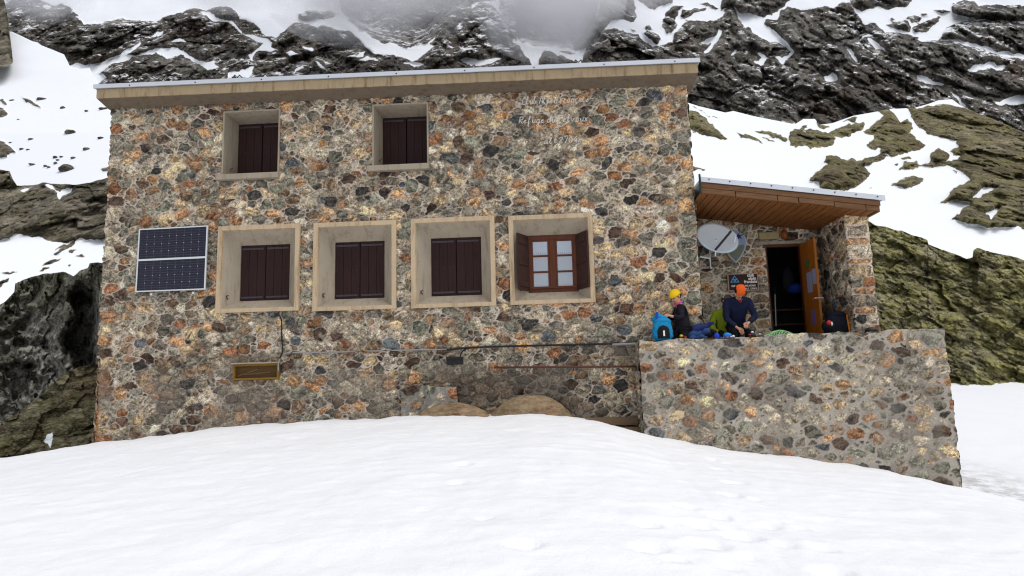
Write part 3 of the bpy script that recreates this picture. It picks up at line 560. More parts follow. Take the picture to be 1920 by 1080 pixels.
M_cellg = simple('cell_busbar', srgb(88, 88, 106), .4, .05, 4, bump=0)

# ------------------------------------------------------------------ the stone house
BX0, BX1, ZT = -8.56, 2.76, 7.43; ZB = -.9
house = thing('stone_house', 'two storey rubble stone mountain hut with concrete cornice, shuttered windows and timber porch', 'house', (BX0, 0, ZB))
low = [[(412,425),(563,418),(558,582),(400,587)], [(590,418),(744,412),(741,580),(583,582)], [(772,410),(929,404),(928,574),(769,577)], [(955,404),(1110,399),(1117,567),(955,571)]]
LW = [rect(-.08, w) for w in low]
uppx = [[(425,212),(527,208),(522,325),(417,333)], [(702,200),(803,195),(802,310),(700,315)]]
UW = [rect(0, w) for w in uppx]
vent = rect(0, [(437,684),(523,681),(523,710),(437,714)])
holes = [(a-BX0+.03, b-BX0-.03, c-ZB+.03, d-ZB-.03) for a, b, c, d in LW]+[(a-BX0, b-BX0, c-ZB, d-ZB) for a, b, c, d in UW]+[(vent[0]-BX0, vent[1]-BX0, vent[2]-ZB, vent[3]-ZB)]
ZL = 2.42
def front_h(X, Z): return -.07*(1-sstep(ZL-ZB-.015, ZL-ZB+.015, Z))
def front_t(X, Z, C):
    k = (1-sstep(0, .12, X+.03*fbm(p3(X, Z, k=8.), 2, 3)))*sstep(.9-ZB, 1.1-ZB, Z)*(1-sstep(1.9-ZB, 2.2-ZB, Z))*.7
    C = C*(1-k[..., None])+np.array(srgb(170, 104, 40))*k[..., None]
    # grey cement smears on the footing
    s = sstep(-.05, .3, fbm(p3(X, Z, k=1.5), 4, 77))*(1-sstep(ZL-ZB-.05, ZL-ZB, Z))*.55
    C = C*(1-s[..., None])+np.array(srgb(132, 120, 106))*(1+.3*fbm(p3(X, Z, k=14.), 3, 5))[..., None]*s[..., None]
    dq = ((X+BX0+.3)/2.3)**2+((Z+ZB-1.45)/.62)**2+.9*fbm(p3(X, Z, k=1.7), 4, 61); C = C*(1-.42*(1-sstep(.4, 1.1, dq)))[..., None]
    w = np.exp(-((Z-(pY(1280,430,0)[2]-ZB))/.25)**2-((X-(pY(1258,430,0)[0]-BX0))/.06)**2)*.5
    return C*(1-w[..., None])+np.array(srgb(150, 84, 40))*w[..., None]
RX = BX1-BX0
fx = []
zz = ZB
kk = 0
while zz < ZT-.1:     # larger squared quoins up both corners
    hh = RNG.uniform(.09, .14); wq = RNG.uniform(.12, .2)
    fx.append((RX-wq*.92, zz-ZB+hh, wq, hh, 0, 4.0, [5, 1, 2, 6, 0, 9, 7, 3][RNG.integers(8)])); wq = RNG.uniform(.12, .2); fx.append((wq*.92, zz-ZB+hh, wq, hh, 0, 4.0, [5, 1, 8, 6, 0, 9, 7, 3][RNG.integers(8)]))
    zz += 2*hh+.025
q = pY(186, 821, 0); fx.append((q[0]-BX0, q[2]-ZB, .17, .14, 0, 5., 8))
for a, b, rx, rz, ci in [(1130,205,.13,.09,5), (1090,182,.13,.06,5), (965,180,.09,.07,8), (1018,168,.1,.05,5), (1190,275,.16,.07,2), (1255,300,.1,.07,5), (900,325,.16,.07,5), (1255,378,.1,.09,5), (600,312,.2,.06,5), (770,262,.1,.1,7), (1170,232,.13,.09,8), (780,740,.1,.1,7), (600,628,.12,.11,7), (556,762,.15,.15,11), (700,540,.12,.1,5), (1195,600,.2,.1,1), (575,245,.18,.12,6), (355,345,.14,.07,8), (620,205,.14,.07,7), (225,775,.1,.09,8), (1212,680,.12,.08,7)]:
    q = pY(a, b, 0); fx.append((q[0]-BX0, q[2]-ZB, rx, rz, 0, 2.8, ci))
def bias(x, z, rg):
    z += ZB; x += BX0
    if z < ZL and rg.random() < .35: return rg.choice([2, 4, 7, 0, 11])
    if x > -1 and z > ZL and rg.random() < .10: return rg.choice([5, 6])
    return None
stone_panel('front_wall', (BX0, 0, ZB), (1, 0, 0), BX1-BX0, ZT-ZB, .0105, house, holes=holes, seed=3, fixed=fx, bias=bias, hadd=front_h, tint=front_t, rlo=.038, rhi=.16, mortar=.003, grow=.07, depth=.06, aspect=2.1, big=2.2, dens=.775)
stone_panel('side_wall', (BX0+.004, 7.5, ZB), (0, -1, 0), 7.5-.02, ZT-ZB, .035, house, seed=4, ret=0)
stone_panel('side_wall', (BX1-.004, .02, ZB), (0, 1, 0), 7.5-.02, ZT-ZB, .035, house, seed=5, ret=0)
mb = MB(); mb.box(BX0, BX1, 7.45, 7.55, ZB, ZT); mb.build('back_wall', M_conc, house)
# dark core so that nothing shows through the openings
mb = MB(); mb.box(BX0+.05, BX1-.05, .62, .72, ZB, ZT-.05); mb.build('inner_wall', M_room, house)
# cornice
mb = MB(); fy = -.40; z0 = 7.35; z1 = z0+.225
def tz(x): return .045-.09*(x-BX0)/(BX1-BX0)
ex0, ex1 = BX0-.07, BX1+.14
prof = [(.35, z0-.02), (-.02, z0-.03), (fy+.015, z0+.035), (fy, z0+.05), (fy, z1), (.35, z1)]
n = 90
def crow(x, i): return [(x, y+(.006*math.sin(i*1.7) if y < -.1 else 0), z+tz(x)) for y, z in prof]
vs = []; fs = []
for i in range(n+1):
    x = ex0+(ex1-ex0)*i/n; vs += crow(x, i)
m_ = len(prof)
for i in range(n):
    for k in range(m_): fs.append((i*m_+k, i*m_+(k+1) % m_, (i+1)*m_+(k+1) % m_, (i+1)*m_+k))
fs.append(tuple(range(m_))[::-1]); fs.append(tuple(n*m_+k for k in range(m_))); mb.add(vs, fs)
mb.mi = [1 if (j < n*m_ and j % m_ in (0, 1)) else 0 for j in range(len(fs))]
mb.build('cornice', [M_corn, concrete('stained_shaded_soffit_concrete', srgb(118, 104, 88), .6)], house, bevel=.012)  # soffit faces: stain streaks, plus underside shade put into a darker base colour
mb = MB(); mb.box(ex0, ex1, .35, 7.9, z0-.02, z1-.05); mb.build('roof_slab', M_corn, house)
roof = MB(); rs = .05; zl_, zr_ = z1+tz(ex0), z1+tz(ex1)
roof.hexa([(ex0-.03, fy-.045, zl_+.004), (ex1+.03, fy-.045, zr_+.004), (ex1+.03, 8, zr_+.004), (ex0-.03, 8, zl_+.004), (ex0-.03, fy-.045, zl_+.055), (ex1+.03, fy-.045, zr_+.055), (ex1+.03, 8, zr_+.3), (ex0-.03, 8, zl_+.3)])
roof.hexa([(ex0-.03, fy-.06, zl_-.01), (ex1+.03, fy-.06, zr_-.01), (ex1+.03, fy-.05, zr_-.01), (ex0-.03, fy-.05, zl_-.01), (ex0-.03, fy-.06, zl_+.07), (ex1+.03, fy-.06, zr_+.07), (ex1+.03, fy-.05, zr_+.07), (ex0-.03, fy-.05, zl_+.07)])
ro = roof.build('roof', M_metal, house)
for i in range(23):     # snow guards
    x = ex0+.3+(ex1-ex0-.5)*i/22; b = MB(); zz = z1+.065+tz(x)
    zz += .0; b.tube([(x-.1, fy-.03, zz), (x-.04, fy-.03, zz+.085), (x, fy-.03, zz+.03), (x+.05, fy-.03, zz+.075), (x+.12, fy-.03, zz)], .014, 6)
    b.box(x-.10, x-.02, fy-.04, fy-.02, zz-.01, zz+.05); b.build('snow_guard', M_iron, ro)
for i in range(9):
    x = ex0+.7+1.3*i; b = MB(); b.tube([(x, fy-.066, z1+.02+tz(x)), (x, fy-.05, z1+.02+tz(x))], .014, 6); b.build('rivet', M_iron, ro)

M_rim = concrete('weathered_lit_rim_concrete', srgb(190, 168, 138), .6)  # weathered lips kept brighter than the reveals: shading contrast put into the colour
def strap(mb, x0, x1, z, y): mb.box(x0, x1, y-.008, y, z-.018, z+.018); 
def shutters(parent, x0, x1, z0, z1, y, gap=.004):
    xm = (x0+x1)/2
    for a, b in ((x0, xm-gap), (xm+gap, x1)):
        m = MB(); k = 3; w = (b-a)/k
        for i in range(k): m.box(a+i*w+.004, a+(i+1)*w-.004, y, y+.035, z0, z1)
        m.box(a+.002, b-.002, y+.01, y+.03, z0+.002, z1-.002)
        for i in range(5):
            xx = a+.05+(b-a-.1)*i/4; zz = (z0+z1)/2+.012*math.sin(i*2.3); m.tube([(xx, y-.006, zz), (xx, y+.002, zz)], .007, 6, 1)
        s = m.build('shutter', [M_shut, M_iron], parent)
        for z in (z0+.07, z1-.07):
            q = MB(); strap(q, a+.02, b-.04, z, y-.002); q.build('hinge_strap', M_iron, parent)
def lower_window(r, idx):
    x0, x1, z0, z1 = r; yf = -.08; lip = .085; yb = .20; ix0, ix1, iz0, iz1 = x0+.33, x1-.285, z0+.245, z1-.33
    w = MB()
    def ring(pts0, pts1, m_, mi=0): 
        o = len(m_.v); m_.add(pts0+pts1, [(0, 1, 5, 4), (1, 2, 6, 5), (2, 3, 7, 6), (3, 0, 4, 7)], mi)
    def sq(a, b, c, d, y): return [(a, y, c), (b, y, c), (b, y, d), (a, y, d)]
    g = .012
    ring(sq(x0, x1, z0, z1, .05), sq(x0, x1, z0, z1, yf), w)
    ring(sq(x0, x1, z0, z1, yf), sq(x0+lip, x1-lip, z0+lip*.8, z1-lip, yf), w)
    ring(sq(x0+lip, x1-lip, z0+lip*.8, z1-lip, yf), sq(x0+lip+g, x1-lip-g, z0+lip*.8+g, z1-lip-g, yf+.05), w)
    ring(sq(x0+lip+g, x1-lip-g, z0+lip*.8+g, z1-lip-g, yf+.05), sq(ix0, ix1, iz0, iz1, yb), w, 1)
    ring(sq(ix0, ix1, iz0, iz1, yb), sq(ix0, ix1, iz0, iz1, .5), w, 1)
    return w.build('window_surround', [M_rim, M_conc], house, bevel=.008), (ix0, ix1, iz0, iz1, yb)
for i, r in enumerate(LW):
    s, (a, b, c, d, y) = lower_window(r, i)
    q = MB(); q.tube([(a-.16, .02, c+.05), (a-.16, -.0, c+.08), (a-.12, -.01, c+.09)], .012, 6); q.tube([(a-.16, .02, c+.05), (a-.13, 0, c+.02)], .012, 6); q.build('shutter_hook', M_rust, s)
    if i < 3: shutters(s, a, b, c, d, y+.03)
    else:
        y += .03; xm = (a+b)/2
        fr = MB(); 
        fr.box(a, a+.07, y, y+.06, c, d); fr.box(b-.07, b, y, y+.06, c, d); fr.box(a+.07, b-.07, y, y+.06, d-.09, d); fr.box(a+.07, b-.07, y, y+.06, c, c+.09); fr.box(xm-.055, xm+.055, y-.01, y+.06, c+.09, d-.09)
        fr.box(a+.03, b-.03, y-.03, y-.002, c+.075, c+.115)
        zz = [c+.09, c+.09+(d-c-.18)/3, c+.09+2*(d-c-.18)/3, d-.09]
        for x0_, x1_ in ((a+.07, xm-.055), (xm+.055, b-.07)):
            fr.box(x0_, x0_+.035, y+.004, y+.05, c+.09, d-.09); fr.box(x1_-.035, x1_, y+.004, y+.05, c+.09, d-.09); fr.box(x0_+.035, x1_-.035, y+.004, y+.05, c+.09, c+.12); fr.box(x0_+.035, x1_-.035, y+.004, y+.05, d-.12, d-.09)
            for z in zz[1:3]: fr.box(x0_+.035, x1_-.035, y+.008, y+.045, z-.018, z+.018)
        fr.build('window_frame', M_frame, s, bevel=.004)
        for x0_, x1_ in ((a+.1, xm-.085), (xm+.085, b-.1)):
            for k in range(3):
                g = MB(); g.box(x0_, x1_, y+.022, y+.03, zz[k]+.015, zz[k+1]-.015); g.build('glass_pane', M_glass, s)
            cu = MB(); 
            for k in range(8): 
                u0 = x0_+(x1_-x0_)*k/8; u1 = x0_+(x1_-x0_)*(k+1)/8; um = (u0+u1)/2
                cu.add([(u0, y+.018, zz[3]-.02), (u1, y+.018, zz[3]-.02), (u1, y+.018, zz[2]+.075), (um, y+.018, zz[2]+.04), (u0, y+.018, zz[2]+.075), (u0, y+.02, zz[3]-.02), (u1, y+.02, zz[3]-.02), (u1, y+.02, zz[2]+.075), (um, y+.02, zz[2]+.04), (u0, y+.02, zz[2]+.075)], [(0, 4, 3, 2, 1), (5, 6, 7, 8, 9), (0, 1, 6, 5), (1, 2, 7, 6), (2, 3, 8, 7), (3, 4, 9, 8), (4, 0, 5, 9)])
            cu.build('curtain', M_curt, s)
        bk = MB(); bk.box(a, b, y+.12, y+.14, c, d); bk.build('room_behind_glass', M_int, s)
        for sg, hx in ((-1, a), (1, b)):      # open shutters folded against the reveals
            m = MB(); ex = hx+sg*.19; ey = y-.36; dx, dy = ex-hx, ey-y; L = math.hypot(dx, dy); nx_, ny_ = -dy/L*.03, dx/L*.03
            def slab(t0, t1, z0_, z1_, off=0):
                p0 = (hx+dx*t0, y-.005+dy*t0); p1 = (hx+dx*t1, y-.005+dy*t1); o0 = -sg*off
                m.hexa([(p0[0], p0[1], z0_), (p1[0], p1[1], z0_), (p1[0]+nx_*-sg*(1+off), p1[1]+ny_*-sg*(1+off), z0_), (p0[0]+nx_*-sg*(1+off), p0[1]+ny_*-sg*(1+off), z0_), (p0[0], p0[1], z1_), (p1[0], p1[1], z1_), (p1[0]+nx_*-sg*(1+off), p1[1]+ny_*-sg*(1+off), z1_), (p0[0]+nx_*-sg*(1+off), p0[1]+ny_*-sg*(1+off), z1_)])
            slab(0, 1, c+.03, d-.01); slab(.08, .92, c+.1, c+.2, .5); slab(.08, .92, d-.2, d-.1, .5); slab(.08, .92, (c+d)/2-.05, (c+d)/2+.04, .5)
            m.build('open_shutter', M_shut2, s, bevel=.004)
for r in UW:
    x0, x1, z0, z1 = r; w = MB(); yb = .46; t = .012
    def sq(a, b, c, d, y): return [(a, y, c), (b, y, c), (b, y, d), (a, y, d)]
    p = [sq(x0-.02, x1+.02, z0, z1+.02, -.055), sq(x0+t, x1-t, z0, z1-t, -.055), sq(x0+.07, x1-.03, z0, z1-.07, yb), sq(x0+.07, x1-.03, z0, z1-.07, .6)]
    w.add(sq(x0-.02, x1+.02, z0, z1+.02, .04)+p[0], [(0, 1, 5, 4), (1, 2, 6, 5), (2, 3, 7, 6), (3, 0, 4, 7)])
    for a_, b_ in zip(p[:-1], p[1:]): w.add(a_+b_, [(0, 1, 5, 4), (1, 2, 6, 5), (2, 3, 7, 6), (3, 0, 4, 7)])
    s = w.build('window_reveal', M_conc, house)
    q = MB(); q.box(x0-.1, x1+.03, -.13, yb, z0-.10, z0+.012); q.build('sill', M_conc, s, bevel=.01)
    q = MB(); q.tube([(x0+.1, .12, z0+.13), (x0+.08, .1, z0+.17), (x0+.13, .1, z0+.2)], .01, 6); q.build('shutter_hook', M_rust, s)
    shutters(s, x0+.07, x1-.03, z0+.012, z1-.07, yb-.03, .008)
# low vent window
x0, x1, z0, z1 = vent; w = MB(); y = -.015
w.box(x0, x1, y, .3, z1-.035, z1); w.box(x0, x1, y, .3, z0, z0+.035); w.box(x0, x0+.035, y, .3, z0+.035, z1-.035); w.box(x1-.035, x1, y, .3, z0+.035, z1-.035)
vo_ = w.build('cellar_window', M_ochre, house, bevel=.004)
q = MB(); q.box(x0+.035, x1-.035, .06, .08, z0+.035, z1-.035); q.build('backing_panel', wood('olive_board', srgb(92, 68, 30), 1, axis=0), vo_)
q = MB()
for (a, b, c, d) in ((.02, .03, .42, .16), (.15, .06, .66, .10)):
    q.tube([(x0+.04+a, .05, z0+.04+b), (x0+.04+c, .05, z0+.04+d)], .012, 5)
q.build('leaning_slat', M_plank, vo_)
q = MB(); q.box(x0-.03, x1+.03, -.05, .02, z1+.004, z1+.03); q.build('lintel', M_conc, vo_)
# low plinth of squared stone near the boulders
q0 = pY(752, 727, -.1); q1 = pY(855, 727, -.1)
stone_panel('plinth', (q0[0], -.12, ZB), (1, 0, 0), q1[0]-q0[0], q0[2]-ZB, .0125, house, seed=21, rlo=.08, rhi=.16, mortar=.02, mcol=srgb(126, 122, 114), ret=.14)

# ---- hand written white lettering
GL = {'C': [[(.5,.85),(.3,1),(.05,.7),(0,.35),(.15,.03),(.4,0),(.6,.2)]], 'l': [[(0,.15),(.2,.7),(.22,1),(.1,.95),(.1,.2),(.2,0),(.32,.12)]], 'u': [[(0,.2),(.05,.5),(.08,.15),(.2,.02),(.35,.2),(.37,.5),(.38,.1),(.5,.05)]],
 'b': [[(0,.2),(.15,.9),(.08,1),(.05,.1),(.2,0),(.35,.2),(.3,.42),(.15,.35),(.45,.4)]], 'A': [[(0,0),(.3,1),(.5,0)],[(.1,.4),(.55,.3)]], 'p': [[(0,.2),(.1,.5),(.05,-.45)],[(.08,.3),(.2,.5),(.35,.35),(.3,.08),(.1,.08),(.45,.1)]],
 'i': [[(0,.2),(.08,.5),(.1,.05),(.25,.1)],[(.1,.68),(.12,.72)]], 'n': [[(0,.1),(.05,.5),(.06,0)],[(.06,.3),(.2,.5),(.32,.4),(.34,.05),(.48,.1)]], 'F': [[(0,0),(.15,1),(.6,1.0)],[(.08,.5),(.45,.55)]], 'r': [[(0,0),(.08,.5),(.15,.4),(.35,.48)]],
 'a': [[(.35,.45),(.15,.5),(0,.25),(.12,.02),(.3,.2),(.36,.5),(.36,.08),(.5,.1)]], 'ç': [[(.35,.42),(.15,.5),(0,.25),(.15,0),(.4,.1)],[(.2,0),(.25,-.15),(.12,-.22)]], 's': [[(0,.05),(.22,.5),(.3,.15),(.12,0),(.02,.08)]],
 'R': [[(0,0),(.08,1)],[(-.02,.9),(.4,.95),(.45,.65),(.1,.5),(.5,0)]], 'e': [[(0,.2),(.3,.35),(.25,.5),(.08,.42),(.05,.15),(.2,0),(.42,.12)]], 'f': [[(0,.2),(.25,.9),(.18,1),(.1,.7),(.08,-.4),(.2,-.35),(.12,.1),(.35,.15)]],
 'g': [[(.35,.45),(.12,.5),(0,.25),(.12,.05),(.32,.2),(.35,.5),(.33,-.3),(.15,-.45),(.1,-.25),(.5,.1)]], 'd': [[(.35,.4),(.15,.5),(0,.25),(.12,.02),(.32,.2),(.42,1),(.38,.1),(.5,.08)]], 'P': [[(0,0),(.1,1)],[(-.05,.85),(.35,1),(.5,.75),(.1,.5)]],
 'v': [[(0,.5),(.12,0),(.3,.5),(.42,.45)]], 'o': [[(.2,.5),(.02,.3),(.1,.02),(.3,.1),(.3,.4),(.15,.5),(.45,.42)]], 'x': [[(0,.5),(.35,0)],[(.35,.5),(0,0)]], 't': [[(.1,.9),(.1,.1),(.3,.08)],[(-.05,.6),(.3,.62)]],
 '2': [[(0,.8),(.2,1),(.38,.8),(0,0),(.45,.02)]], '7': [[(0,1),(.42,1),(.15,0)]], '0': [[(.2,1),(0,.5),(.2,0),(.4,.5),(.2,1)]], '4': [[(.3,1),(0,.35),(.45,.35)],[(.32,.6),(.3,0)]], 'm': [[(0,.05),(.05,.5),(.07,0)],[(.07,.3),(.18,.5),(.26,.3),(.26,0)],[(.27,.3),(.4,.5),(.48,.3),(.5,.05)]]}
let = MB()
def write(txt, p0, p1, cap, seed, mbx, y=-.086, r=.0068):
    a = pY(*p0, y); b = pY(*p1, y); ad = {' ': .3}; W = sum(ad.get(c, .58) for c in txt); k = (b[0]-a[0])/W; x = 0; rg = random.Random(seed)
    for c in txt:
        if c != ' ':
            for st in GL[c]:
                pts = [(a[0]+(x+u)*k+.15*cap*v, y+rg.uniform(-.004, .004), a[2]+(b[2]-a[2])*x/W+v*cap+rg.uniform(-.008, .008)) for u, v in st]
                pp = []
                for i in range(len(pts)-1):
                    for t in (0, .33, .66):
                        P0 = pts[max(i-1, 0)]; P1 = pts[i]; P2 = pts[i+1]; P3 = pts[min(i+2, len(pts)-1)]
                        pp.append(tuple(.5*((2*P1[j])+(-P0[j]+P2[j])*t+(2*P0[j]-5*P1[j]+4*P2[j]-P3[j])*t*t+(-P0[j]+3*P1[j]-3*P2[j]+P3[j])*t**3) for j in range(3)))
                pp.append(pts[-1]); mbx.tube(pp, r, 5)
        x += ad.get(c, .58)
M_let = simple('white_lettering', srgb(214, 208, 200), .7, .15, 40)
for tx_, a_, b_, h_, sd_, lb_ in (('Club Alpin Français', (979, 196), (1106, 191), .155, 1, 'top line of thin white handwriting on the stone wall'), ('Refuge du Pelvoux', (973, 232), (1104, 227), .14, 2, 'middle line of thin white handwriting on the stone wall'), ('alt2704m', (1020, 270), (1094, 266), .12, 3, 'short bottom line of white handwriting giving the altitude')):
    let = MB(); write(tx_, a_, b_, h_, sd_, let); let.build('lettering', M_let, house)['label'] = lb_

# ---- porch
PY1 = 1.3; ZF = 2.18; CX0, CX1 = 5.45, 5.86
dx0, dx1, dzt = 4.39, 5.10, 4.385
stone_panel('porch_wall', (BX1-.02, PY1, ZF-.3), (1, 0, 0), CX0-BX1+.04, 5.4-ZF+.3, .0125, house, seed=8, holes=[(dx0-BX1+.02, dx1-BX1+.02, 0, dzt-ZF+.3)], rlo=.05, rhi=.16, mortar=.006, grow=.05, big=1.8, ret=0,
            fixed=[(dx0-BX1-.14, z-ZF, .15, .07, 0, 4., c) for z, c in ((4.55, 6), (4.35, 5), (4.15, 5), (3.98, 1), (3.8, 0), (3.6, 11), (3.3, 2), (3.1, 6), (2.9, 1))])
stone_panel('porch_side_wall', (CX0, PY1, ZF-.3), (0, -1, 0), PY1-.02, 5.0-ZF+.3, .0125, house, seed=9, rlo=.05, rhi=.16, mortar=.006, grow=.05, big=1.8, ret=0)
cfx = []; z = 0; 
for w, h, c in [(.2,.07,6),(.2,.1,2),(.2,.06,5),(.2,.16,2),(.2,.1,4),(.2,.055,5),(.2,.13,0),(.2,.06,5),(.2,.1,2),(.2,.12,6),(.2,.055,5),(.2,.13,1),(.2,.07,5),(.2,.12,9),(.2,.1,6),(.2,.07,5)]:
    z += h*.9
    if c in (5, 6, 9): cfx.append((.2, z, .21, h*.85, 0, 5., c))
    else: cfx += [(.1, z, .1, h*.85, 0, 3.5, c), (.31, z, .1, h*.85, 0, 3.5, RNG.integers(12))]
    z += h*.9+.012
stone_panel('porch_pillar', (CX0, 0, ZF-.3), (1, 0, 0), CX1-CX0, 4.93-ZF+.3, .0125, house, seed=10, fixed=cfx, rlo=.05, rhi=.09, mortar=.006, ret=.1)
mb = MB(); mb.box(CX0+.03, CX1-.03, .1, PY1+.3, ZF-.3, 4.72); mb.build('porch_pillar_core', M_conc, house)
# porch lintel, room behind the door
mb = MB(); mb.box(dx0-.22, dx1+.1, PY1-.05, PY1+.25, dzt+.0, dzt+.065); mb.build('door_lintel', M_conc, house, bevel=.01)
mb = MB(); q0 = pY(1424, 449, PY1-.06); q1 = pY(1461, 434, PY1-.06); mb.box(q0[0], q1[0], PY1-.06, PY1+.1, q0[2], q1[2]); mb.build('lintel_stone', concrete('pale_lintel_stone', srgb(160, 146, 108), .2), house, bevel=.02)
mb = MB(); x0, x1 = dx0-.5, dx1+.8
mb.box(x0, x0+.05, PY1+.15, 4, ZF-.1, 5); mb.box(x1, x1+.05, PY1+.15, 4, ZF-.1, 5); mb.box(x0, x1, 4, 4.05, ZF-.1, 5); mb.box(x0+.05, x1, PY1+.15, 4, 4.95, 5); mb.box(x0+.05, x1, PY1, 4, ZF-.12, ZF-.03)
mb.box(dx0-.5, dx0-.004, PY1+.12, PY1+.16, ZF-.1, 5); mb.box(dx1+.004, dx1+.8, PY1+.12, PY1+.16, ZF-.1, 5); mb.box(dx0-.004, dx1+.004, PY1+.12, PY1+.16, dzt+.01, 5)
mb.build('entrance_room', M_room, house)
mb = MB(); mb.box(dx0-.002, dx0+.035, PY1+.02, PY1+.12, ZF-.03, dzt-.004); mb.box(dx0+.035, dx1-.03, PY1+.02, PY1+.12, dzt-.045, dzt-.004); mb.box(dx1-.03, dx1, PY1+.02, PY1+.12, ZF-.03, dzt-.004); mb.build('door_frame', M_frame, house)
# door leaf: opened outwards, seen nearly edge on
dr = MB(); hx, hy = dx1-.02, PY1+.02; L = .68; an = math.radians(-88.5)
ux_, uy_ = math.cos(an), math.sin(an); nx_, ny_ = -uy_*.045, ux_*.045
def leafbox(m, t0, t1, z0_, z1_, o0=0, o1=1):
    p = [(hx+ux_*t+nx_*o, hy+uy_*t+ny_*o) for t, o in ((t0, o0), (t1, o0), (t1, o1), (t0, o1))]
    m.hexa([(a, b, z0_) for a, b in p]+[(a, b, z1_) for a, b in p])
leafbox(dr, 0, L, ZF+.01, dzt-.02); door = dr.build('door', M_door, house, bevel=.006)
def sticker(t0, t1, z0_, z1_, mat, nm='sticker', lab=None):
    s = MB(); leafbox(s, t0, t1, z0_, z1_, -.1, -.04); o = s.build(nm, mat, door); 
    if lab: o['label'] = lab
M_pap = simple('pale_paper', srgb(150, 152, 180), .7, .15, 30, bump=0); M_pur = simple('violet_sticker', srgb(120, 96, 150), .6, .3, 40, bump=0); M_grn = simple('green_sticker', srgb(70, 110, 60), .6, .3, 30, bump=0)
sticker(.22, .46, 3.35, 3.75, M_pap, 'notice'); sticker(.49, .66, 3.48, 3.78, M_pap, 'notice'); sticker(.25, .42, 3.85, 4.0, M_grn); sticker(.28, .48, 2.72, 3.0, M_pur)
h = MB(); t = .68
for o_ in (-1.2, 1.9): h.tube([(hx+ux_*t+nx_*o_, hy+uy_*t+ny_*o_, 3.2), (hx+ux_*(t-.1)+nx_*o_, hy+uy_*(t-.1)+ny_*o_, 3.2)], .012, 6)
h.tube([(hx+ux_*t+nx_*-1.2, hy+uy_*t+ny_*-1.2, 3.2), (hx+ux_*t+nx_*2, hy+uy_*t+ny_*2, 3.2)], .01, 6); h.build('door_handle', M_alu, door)
# porch roof
ra = pY(1306, 340, -.5); rb = pY(1647, 375, -.5); rs = (rb[2]-ra[2])/(rb[0]-ra[0])
def rz(x): return ra[2]+(x-ra[0])*rs
X0, X1 = BX1+.01, rb[0]+.03; pr = MB()
pr.hexa([(X0, -.52, rz(X0)+.004), (X1+.05, -.52, rz(X1+.05)+.004), (X1+.05, 1.9, rz(X1+.05)+.004), (X0, 1.9, rz(X0)+.004), (X0, -.52, rz(X0)+.05), (X1+.05, -.52, rz(X1+.05)+.05), (X1+.05, 1.9, rz(X1+.05)+.10), (X0, 1.9, rz(X0)+.10)])
pr.hexa([(X0, -.545, rz(X0)-.01), (X1+.07, -.545, rz(X1+.07)-.01), (X1+.07, -.53, rz(X1+.07)-.01), (X0, -.53, rz(X0)-.01), (X0, -.545, rz(X0)+.085), (X1+.07, -.545, rz(X1+.07)+.085), (X1+.07, -.53, rz(X1+.07)+.085), (X0, -.53, rz(X0)+.085)])
pro = pr.build('porch_roof', M_metal, house, bevel=.003)
for i in range(9):
    x = X0+.15+i*.36; b = MB(); b.tube([(x, -.556, rz(x)+.045), (x, -.54, rz(x)+.045)], .013, 6); b.build('screw', M_iron, pro)
fa = MB(); seg = 7
def slope(m, a, b, y0, y1, o0, o1): m.hexa([(a, y0, rz(a)+o0), (b, y0, rz(b)+o0), (b, y1, rz(b)+o0), (a, y1, rz(a)+o0), (a, y0, rz(a)+o1), (b, y0, rz(b)+o1), (b, y1, rz(b)+o1), (a, y1, rz(a)+o1)])
slope(fa, X0+.02, X1, -.5, -.46, -.10, -.012); 
xx = X0+.02; k = 0
while xx < X1-.05:
    nx2 = min(X1, xx+random.uniform(.35, .75)); slope(fa, xx, nx2-.012, -.475-random.uniform(0, .02), -.43, -.185-random.uniform(0, .02), -.104); xx = nx2
slope(fa, X1-.04, X1, -.459, 1.7, -.2, -.012)
fa.build('fascia_board', M_fascia, pro, bevel=.006)
so = MB(); nb = 22; 
for i in range(nb):
    a = X0+.02+(X1-.08-X0)*i/nb; b = X0+.02+(X1-.08-X0)*(i+1)/nb-.016; slope(so, a, b, -.42, 1.32, -.19, -.165)
so.build('soffit_board', M_soffit, pro)
rf_ = MB(); 
for y in (.9, .35): slope(rf_, X0+.02, CX0, y, y+.09, -.262, -.192)
# short brace under the eaves
rf_.hexa([(CX0-.06, .06, 4.25), (CX0-.004, .06, 4.25), (CX0-.004, .16, 4.25), (CX0-.06, .16, 4.25), (CX0-.25, .06, rz(CX0)-.27), (CX0-.004, .06, rz(CX0)-.27), (CX0-.004, .16, rz(CX0)-.27), (CX0-.25, .16, rz(CX0)-.27)])
pb = MB(); pb.tube([(X0-.015, -.56, rz(X0)+.12), (X0-.015, -.56, rz(X0)-.22)], .02, 6); pb.build('end_bracket', simple('dark_green_iron', srgb(30, 50, 44), .6), pro)
